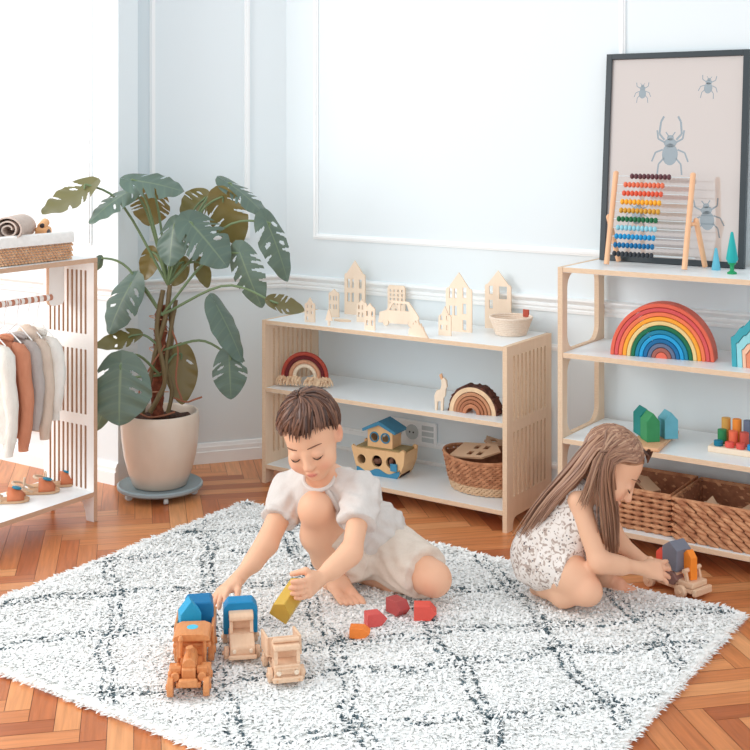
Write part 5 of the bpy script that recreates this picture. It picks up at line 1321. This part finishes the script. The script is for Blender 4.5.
    V = wrinkle(V, Q, .0034, lambda V: .6 * np.sin(90 * (V @ ru) * .6 + 130 * V[:, 2] + 3 * np.sin(35 * (V @ V3(FW)))) + .5 * np.sin(150 * (V @ V3(FW)) + 60 * (V @ ru) + 3 * np.sin(50 * V[:, 2])))
    npmesh('shorts', V, Q, mat('shorts_cotton', (228, 214, 200), .95, .25, 140, (1, 1, 1), (214, 198, 184), bump=.3, bscale=400), body, base)
    # hair
    HM = MB(); rnd = random.Random(5)
    def on(th, ph, o=0):    # direction on the skull: th from the crown, ph around (0 = forehead)
        d = Vector((math.sin(th) * math.sin(ph), math.sin(th) * math.cos(ph), math.cos(th)))
        t = 1 / math.sqrt((d.x / .0725) ** 2 + (d.y / .088) ** 2 + (d.z / .080) ** 2)
        return P(0, -.014, .022) * 0 + P(*(Vector((0, -.014, .022)) + d * (t + o)))
    def end_th(ph):
        a = abs(math.atan2(math.sin(ph), math.cos(ph)))
        return 1.22 + .05 * math.cos(5 * a) if a < .7 else (1.22 + (a - .7) * .62 if a < 1.4 else 1.66 + min(a - 1.4, 1.3) * .42)
    cap = MB(); nr, nc = 14, 40; vs = []
    for i in range(nr + 1):
        for j in range(nc):
            ph = 2 * math.pi * j / nc; vs.append(on(end_th(ph) * .96 * i / nr, ph, .0055 - .003 * (i / nr) ** 3) - base)
    cap.add(vs, [(i * nc + j, i * nc + (j + 1) % nc, (i + 1) * nc + (j + 1) % nc, (i + 1) * nc + j) for i in range(nr) for j in range(nc)])
    hc = cap.build('hair', HAIRB, body)
    for i in range(620):
        ph = rnd.uniform(-math.pi, math.pi); e = end_th(ph) * rnd.uniform(.62, 1.1); s0 = e * rnd.uniform(.02, .6); sw = rnd.uniform(.15, .75) * (1 if ph > 0 else .8)
        pts = []; o0 = rnd.uniform(.005, .015)
        for k in range(7):
            t = k / 6; th = s0 + (e - s0) * t; pts.append(on(th, ph - sw * (1 - t) + .12 * sw * math.sin(t * 3), o0 * (1.15 - .55 * t) + (.004 if abs(ph) < .8 else 0) * t) - base)
        w = rnd.uniform(.0024, .0048); HM.tube(pts, [w * q for q in (.5, .9, 1, 1, .85, .6, .15)], 5); HM.tint(lin(rnd.choice(((112, 76, 58), (88, 58, 46), (66, 44, 36), (132, 94, 74), (100, 68, 52)))))
    HM.build('hair_locks', LOCKB, hc)
    # the ochre block held in the left hand
    OC = paint('ochre', (206, 168, 72))
    c_ = X(289, 600, 3.045); ax_f = (X(302, 586, 3.075) - X(284, 613, 3.00)).normalized()
    Rb = Matrix((ax_f.cross(UP).normalized(), ax_f, ax_f.cross(UP).normalized().cross(ax_f))).transposed() @ Matrix.Rotation(.55, 3, 'Y')
    mb = MB(); mb.prism(pent(.050, .042, .024), -.046, .046); mb.v = [v_ - Vector((0, 0, .026)) for v_ in mb.v]
    o = mb.build('house_block', OC, smooth=False, bev=.0018); o.location = c_; o.rotation_euler = Rb.to_euler()
    tag(o, 'ochre yellow house block held in the boy left hand', 'toy block')
make_boy()
# ================================================================ the girl
def make_girl():
    base = onD(548, 585, 3.33); base.z = .02
    X = lambda x, y, D: onD(x, y, D)
    body = thing('person', 'long haired girl in patterned romper kneeling at the rug edge with a toy truck', 'person', base)
    pel = X(549, 560, 3.32); hipR = X(548, 564, 3.29); hipL = X(556, 562, 3.38)
    chest = X(574, 515, 3.30); neck = X(594, 487, 3.285); head_c = X(612, 466, 3.275)
    shR = X(579, 500, 3.235); shL = X(603, 508, 3.36); elR = X(598, 561, 3.20); wrR = X(645, 569, 3.262)
    elL = X(620, 543, 3.41); wrL = X(645, 562, 3.42)
    knR = X(585, 589, 3.215); anR = X(545, 589, 3.30); toeR = X(535, 590, 3.37)
    knL = X(598, 558, 3.36); anL = X(603, 580, 3.425); toeL = X(627, 585, 3.385)
    ctrl = [pel, chest, neck, head_c, shR, shL, elR, wrR, elL, wrL, knR, anR, toeR, knL, anL, toeL]
    lo = [min(p[i] for p in ctrl) - .15 for i in range(3)]; hi = [max(p[i] for p in ctrl) + .15 for i in range(3)]; lo[2] = -.01
    S = SDF(lo, hi, .0031)
    S.ell(pel, (.070, .068, .062), None, .03); S.cone(pel, chest, .060, .062, .04); S.cone(chest, X(588, 497, 3.29), .060, .045, .03)
    S.cone(shR, neck, .028, .032, .025); S.cone(shL, neck, .028, .032, .025); S.cone(neck, X(603, 474, 3.28), .026, .027, .02)
    S.chain([shR, elR, wrR], [.0285, .0245, .0165], .015); S.cone(X(604, 563, 3.205), X(620, 566, 3.228), .0245, .0215, .02)
    S.chain([shL, elL, wrL], [.027, .0235, .0155], .015)
    S.chain([hipR, X(568, 574, 3.245), knR], [.056, .052, .040], .03); S.ell(X(588, 592, 3.21), (.036, .036, .032), None, .02)
    S.chain([knR, X(563, 594, 3.245), anR, toeR], [.034, .035, .022, .015], .012)
    S.chain([hipL, X(578, 558, 3.37), knL], [.052, .046, .038], .03); S.chain([knL, X(601, 572, 3.40), anL], [.034, .031, .021], .015)
    f = (toeL - anL); f.z = 0; f.normalize(); sd = f.cross(UP); z0 = .018
    G = lambda u, v, z: Vector((anL.x, anL.y, 0)) + f * u + sd * v + UP * z
    S.cone(anL, G(-.012, 0, z0 + .006), .021, .020, .015); S.cone(G(-.01, 0, z0 + .006), G(.05, 0, z0 + .006), .020, .018, .012); S.cone(anL, G(.045, 0, z0 + .01), .019, .016, .02)
    S.cone(G(.04, -.010, z0), G(.085, -.013, z0 - .004), .015, .011, .01); S.cone(G(.04, .010, z0), G(.08, .014, z0 - .004), .014, .010, .01)
    for v, L_, r in ((-.019, .118, .0088), (-.007, .117, .0068), (.003, .113, .0064), (.012, .107, .006), (.020, .100, .0056)):
        S.cone(G(L_ - .035, v, z0 - .008), G(L_, v * 1.08, z0 - .011), r, r * .8, .004)
    hand(S, wrR, (X(671, 572, 3.290) - wrR), RT * .12 - UP * .60 + FW * .78, -1, .95, (.22, .26, .30, .36), .30, 1, (.026, .060, .030))
    hand(S, wrL, (X(668, 566, 3.435) - wrL), RT * .2 - UP * .9 - FW * .4, 1, .90, (.4, .5, .5, .5), .1)
    hf = (RT * .68 - FW * .30 - UP * .64); R = frame(hf, UP * .68 + RT * .70 - FW * .02)
    P = head(S, head_c, R, .93)
    V, Q = S.mesh(2)
    col = skin_tint(V, P, R, head_c, .93, (234, 186, 154), [(knR, .05, .4, (232, 158, 128)), (elR, .03, .25, (230, 160, 132)), (toeL, .05, .4, (230, 152, 126)), (wrR + (X(668, 574, 3.285) - wrR) * 1.2, .05, .3, (232, 156, 130))])
    sk = npmesh('body', V, Q, SKIN, body, base, col)
    face_hair(P, sk, base, BROW, .93)
    # romper
    pts = (pel, chest, shR, shL, knR, knL)
    S = SDF([min(p[i] for p in pts) - .13 for i in range(3)], [max(p[i] for p in pts) + .1 for i in range(3)], .004)
    S.cone(pel, chest, .076, .074, .04); S.cone(X(560, 535, 3.31), chest, .086, .076, .03); S.cone(chest, X(588, 497, 3.29), .072, .056, .02)
    S.ell(X(540, 563, 3.33), (.078, .078, .066), None, .03); S.ell(X(532, 545, 3.33), (.05, .055, .05), None, .04)
    S.frus(X(546, 560, 3.29), X(571, 572, 3.245), .072, .066, .02); S.frus(hipL, X(586, 558, 3.37), .066, .058, .02)
    S.cone(X(577, 495, 3.255), X(590, 487, 3.285), .038, .040, .02); S.cone(X(597, 499, 3.33), X(592, 490, 3.30), .036, .038, .02)
    d = (elR - shR); S.cone(X(585, 510, 3.195), X(590, 520, 3.185), .034, .034, .006, True)
    S.plane((0, 0, .026), (0, 0, -1), .006)
    V, Q = S.mesh(2); ru, fu = V3(RT), V3(FW)
    V = wrinkle(V, Q, .0026, lambda V: .5 * np.sin(130 * (V @ ru) + 30 * V[:, 2] + 3 * np.sin(28 * V[:, 2])) + .5 * np.sin(60 * V[:, 2] + 40 * (V @ fu) + 2 * np.sin(40 * (V @ ru))))
    m, N_, L_, b_ = pr('printed_cotton')
    tc = N_.new('ShaderNodeTexCoord'); nz = N_.new('ShaderNodeTexNoise'); nz.inputs['Scale'].default_value = 62; nz.inputs['Detail'].default_value = 1.5; nz.inputs['Distortion'].default_value = 1.6
    vo = N_.new('ShaderNodeTexVoronoi'); vo.inputs['Scale'].default_value = 80
    L_.new(tc.outputs['Object'], nz.inputs['Vector']); L_.new(tc.outputs['Object'], vo.inputs['Vector'])
    r1 = N_.new('ShaderNodeValToRGB'); e = r1.color_ramp.elements; e[0].position = .50; e[0].color = lin((238, 230, 224)); e[1].position = .60; e[1].color = lin((184, 166, 156)); e.new(.55).color = lin((232, 222, 214))
    L_.new(nz.outputs[0], r1.inputs[0])
    r2 = N_.new('ShaderNodeMath'); r2.operation = 'LESS_THAN'; r2.inputs[1].default_value = .17; L_.new(vo.outputs['Distance'], r2.inputs[0])
    mx = N_.new('ShaderNodeMix'); mx.data_type = 'RGBA'; L_.new(r2.outputs[0], mx.inputs[0]); L_.new(r1.outputs[0], mx.inputs[6]); mx.inputs[7].default_value = lin((84, 74, 78))
    L_.new(mx.outputs[2], b_.inputs['Base Color']); b_.inputs['Roughness'].default_value = .95; b_.inputs['Specular IOR Level'].default_value = .1
    npmesh('romper', V, Q, m, body, base)
    # hair: cap over the skull, then long locks along guides
    def on(th, ph, o=0):
        d = Vector((math.sin(th) * math.sin(ph), math.sin(th) * math.cos(ph), math.cos(th)))
        t = 1 / math.sqrt((d.x / .0725) ** 2 + (d.y / .088) ** 2 + (d.z / .080) ** 2)
        return P(*(Vector((0, -.014, .022)) + d * (t + o)))
    def end_th(ph):
        a = abs(math.atan2(math.sin(ph), math.cos(ph))); return 1.02 if a < .35 else (1.02 + (a - .35) * .55 if a < 1.5 else 1.65 + (a - 1.5) * .35)
    cap = MB(); nr, nc = 14, 44; vs = []
    for i in range(nr + 1):
        for j in range(nc):
            ph = 2 * math.pi * j / nc; vs.append(on(end_th(ph) * i / nr, ph, .006 - .004 * (i / nr) ** 3) - base)
    cap.add(vs, [(i * nc + j, i * nc + (j + 1) % nc, (i + 1) * nc + (j + 1) % nc, (i + 1) * nc + j) for i in range(nr) for j in range(nc)])
    hc = cap.build('hair', HAIRG, body)
    top = lambda t, ph: on(t, ph, .008)
    G_ = [  # (points after the scalp) near side 0..., far side last
        [(590, 441, 3.27), (566, 470, 3.29), (540, 503, 3.31), (514, 542, 3.33)],
        [(594, 445, 3.24), (573, 473, 3.255), (547, 503, 3.28), (522, 540, 3.31)],
        [(599, 449, 3.21), (582, 474, 3.22), (560, 497, 3.245), (536, 527, 3.27)],
        [(606, 454, 3.19), (601, 482, 3.185), (603, 512, 3.195), (606, 545, 3.235)],
        [(609, 458, 3.19), (607, 484, 3.19), (610, 515, 3.215), (613, 560, 3.26)],
        [(615, 462, 3.195), (612, 486, 3.20), (615, 515, 3.24), (615, 552, 3.27)],
        [(600, 448, 3.27), (582, 476, 3.29), (560, 505, 3.30), (534, 530, 3.32)]]
    rnd = random.Random(11); HM = MB(); PAL = ((170, 130, 104), (150, 110, 88), (130, 94, 74), (184, 146, 120), (156, 116, 92), (142, 102, 80))
    for i in range(420):       # hair combed over the skull from the crown
        ph = rnd.uniform(.5, 2 * math.pi - .5); e = end_th(ph) * rnd.uniform(.8, 1.0); s0 = rnd.uniform(.05, .5)
        tgt = math.pi * .86 if ph < math.pi else math.pi * 1.14
        pts = [on(s0 + (e - s0) * k / 6, ph + (tgt - ph) * .38 * (k / 6) ** 1.5, .005 + rnd.uniform(0, .004)) - base for k in range(7)]
        w = rnd.uniform(.002, .004); HM.tube(pts, [w * q for q in (.4, .9, 1, 1, 1, .8, .3)], 5); HM.tint(lin(rnd.choice(PAL)))
    for i in range(640):
        g = rnd.uniform(0, 5.999); k = int(g); fr = g - k
        if rnd.random() < .16: k, fr = 6, 0
        A = G_[k]; B = G_[min(k + 1, 5)] if k < 5 else A
        short = rnd.random() < .16
        if k == 2: fr = 0 if fr < .5 else 1          # the shoulder parts the hair here
        ph = [-2.6, -2.1, -1.7, -1.25, -1.0, -.7, 2.6][k] * -1
        if short: A = B = [(603, 452, 3.195), (595, 472, 3.188), (589, 489, 3.192), (583, 505, 3.200)]; k = 3
        P0 = top(rnd.uniform(.0, .35), ph + rnd.uniform(-.3, .3)); P1 = top(rnd.uniform(.75, 1.0), ph + rnd.uniform(-.25, .25))
        j1, j2, j3 = rnd.gauss(0, 2.2), rnd.gauss(0, 2.2), rnd.gauss(0, .012); tail = rnd.uniform(.72, 1.08)
        pts = [P0, P1]
        for q in range(4):
            a, b = A[q], B[q]; w = .35 + .5 * q / 3 * 1.6
            pts.append(X(a[0] + (b[0] - a[0]) * fr + j1 * w + .8 * math.sin(q * 2.1 + i), a[1] + (b[1] - a[1]) * fr + j2 * w, a[2] + (b[2] - a[2]) * fr + j3 * (.3 + q * .25)))
        if tail < 1: pts[-1] = pts[-2].lerp(pts[-1], tail)
        c_ = [p - base for p in curve(pts, 12)]; w = rnd.uniform(.0016, .0036)
        HM.tube(c_, [w * q for q in (.6, .9, 1, 1, 1, 1, 1, .95, .9, .8, .65, .45, .12)], 5); HM.tint(lin(rnd.choice(PAL)))
    HM.build('hair_locks', LOCKG, hc)
    kn = MB(); q = top(.62, .25)
    for i in range(26):
        a = rnd.uniform(-.5, .5); kn.tube([on(.5, a, .006) - base, on(.72, a * .7 + .1, .016) - base, q + R @ Vector((rnd.uniform(-.012, .012), rnd.uniform(.004, .018), rnd.uniform(.0, .016))) - base, on(.95, a * .4, .013) - base], [.002, .003, .0028, .001], 5)
    kn.build('topknot', HAIRB, hc)
make_girl()
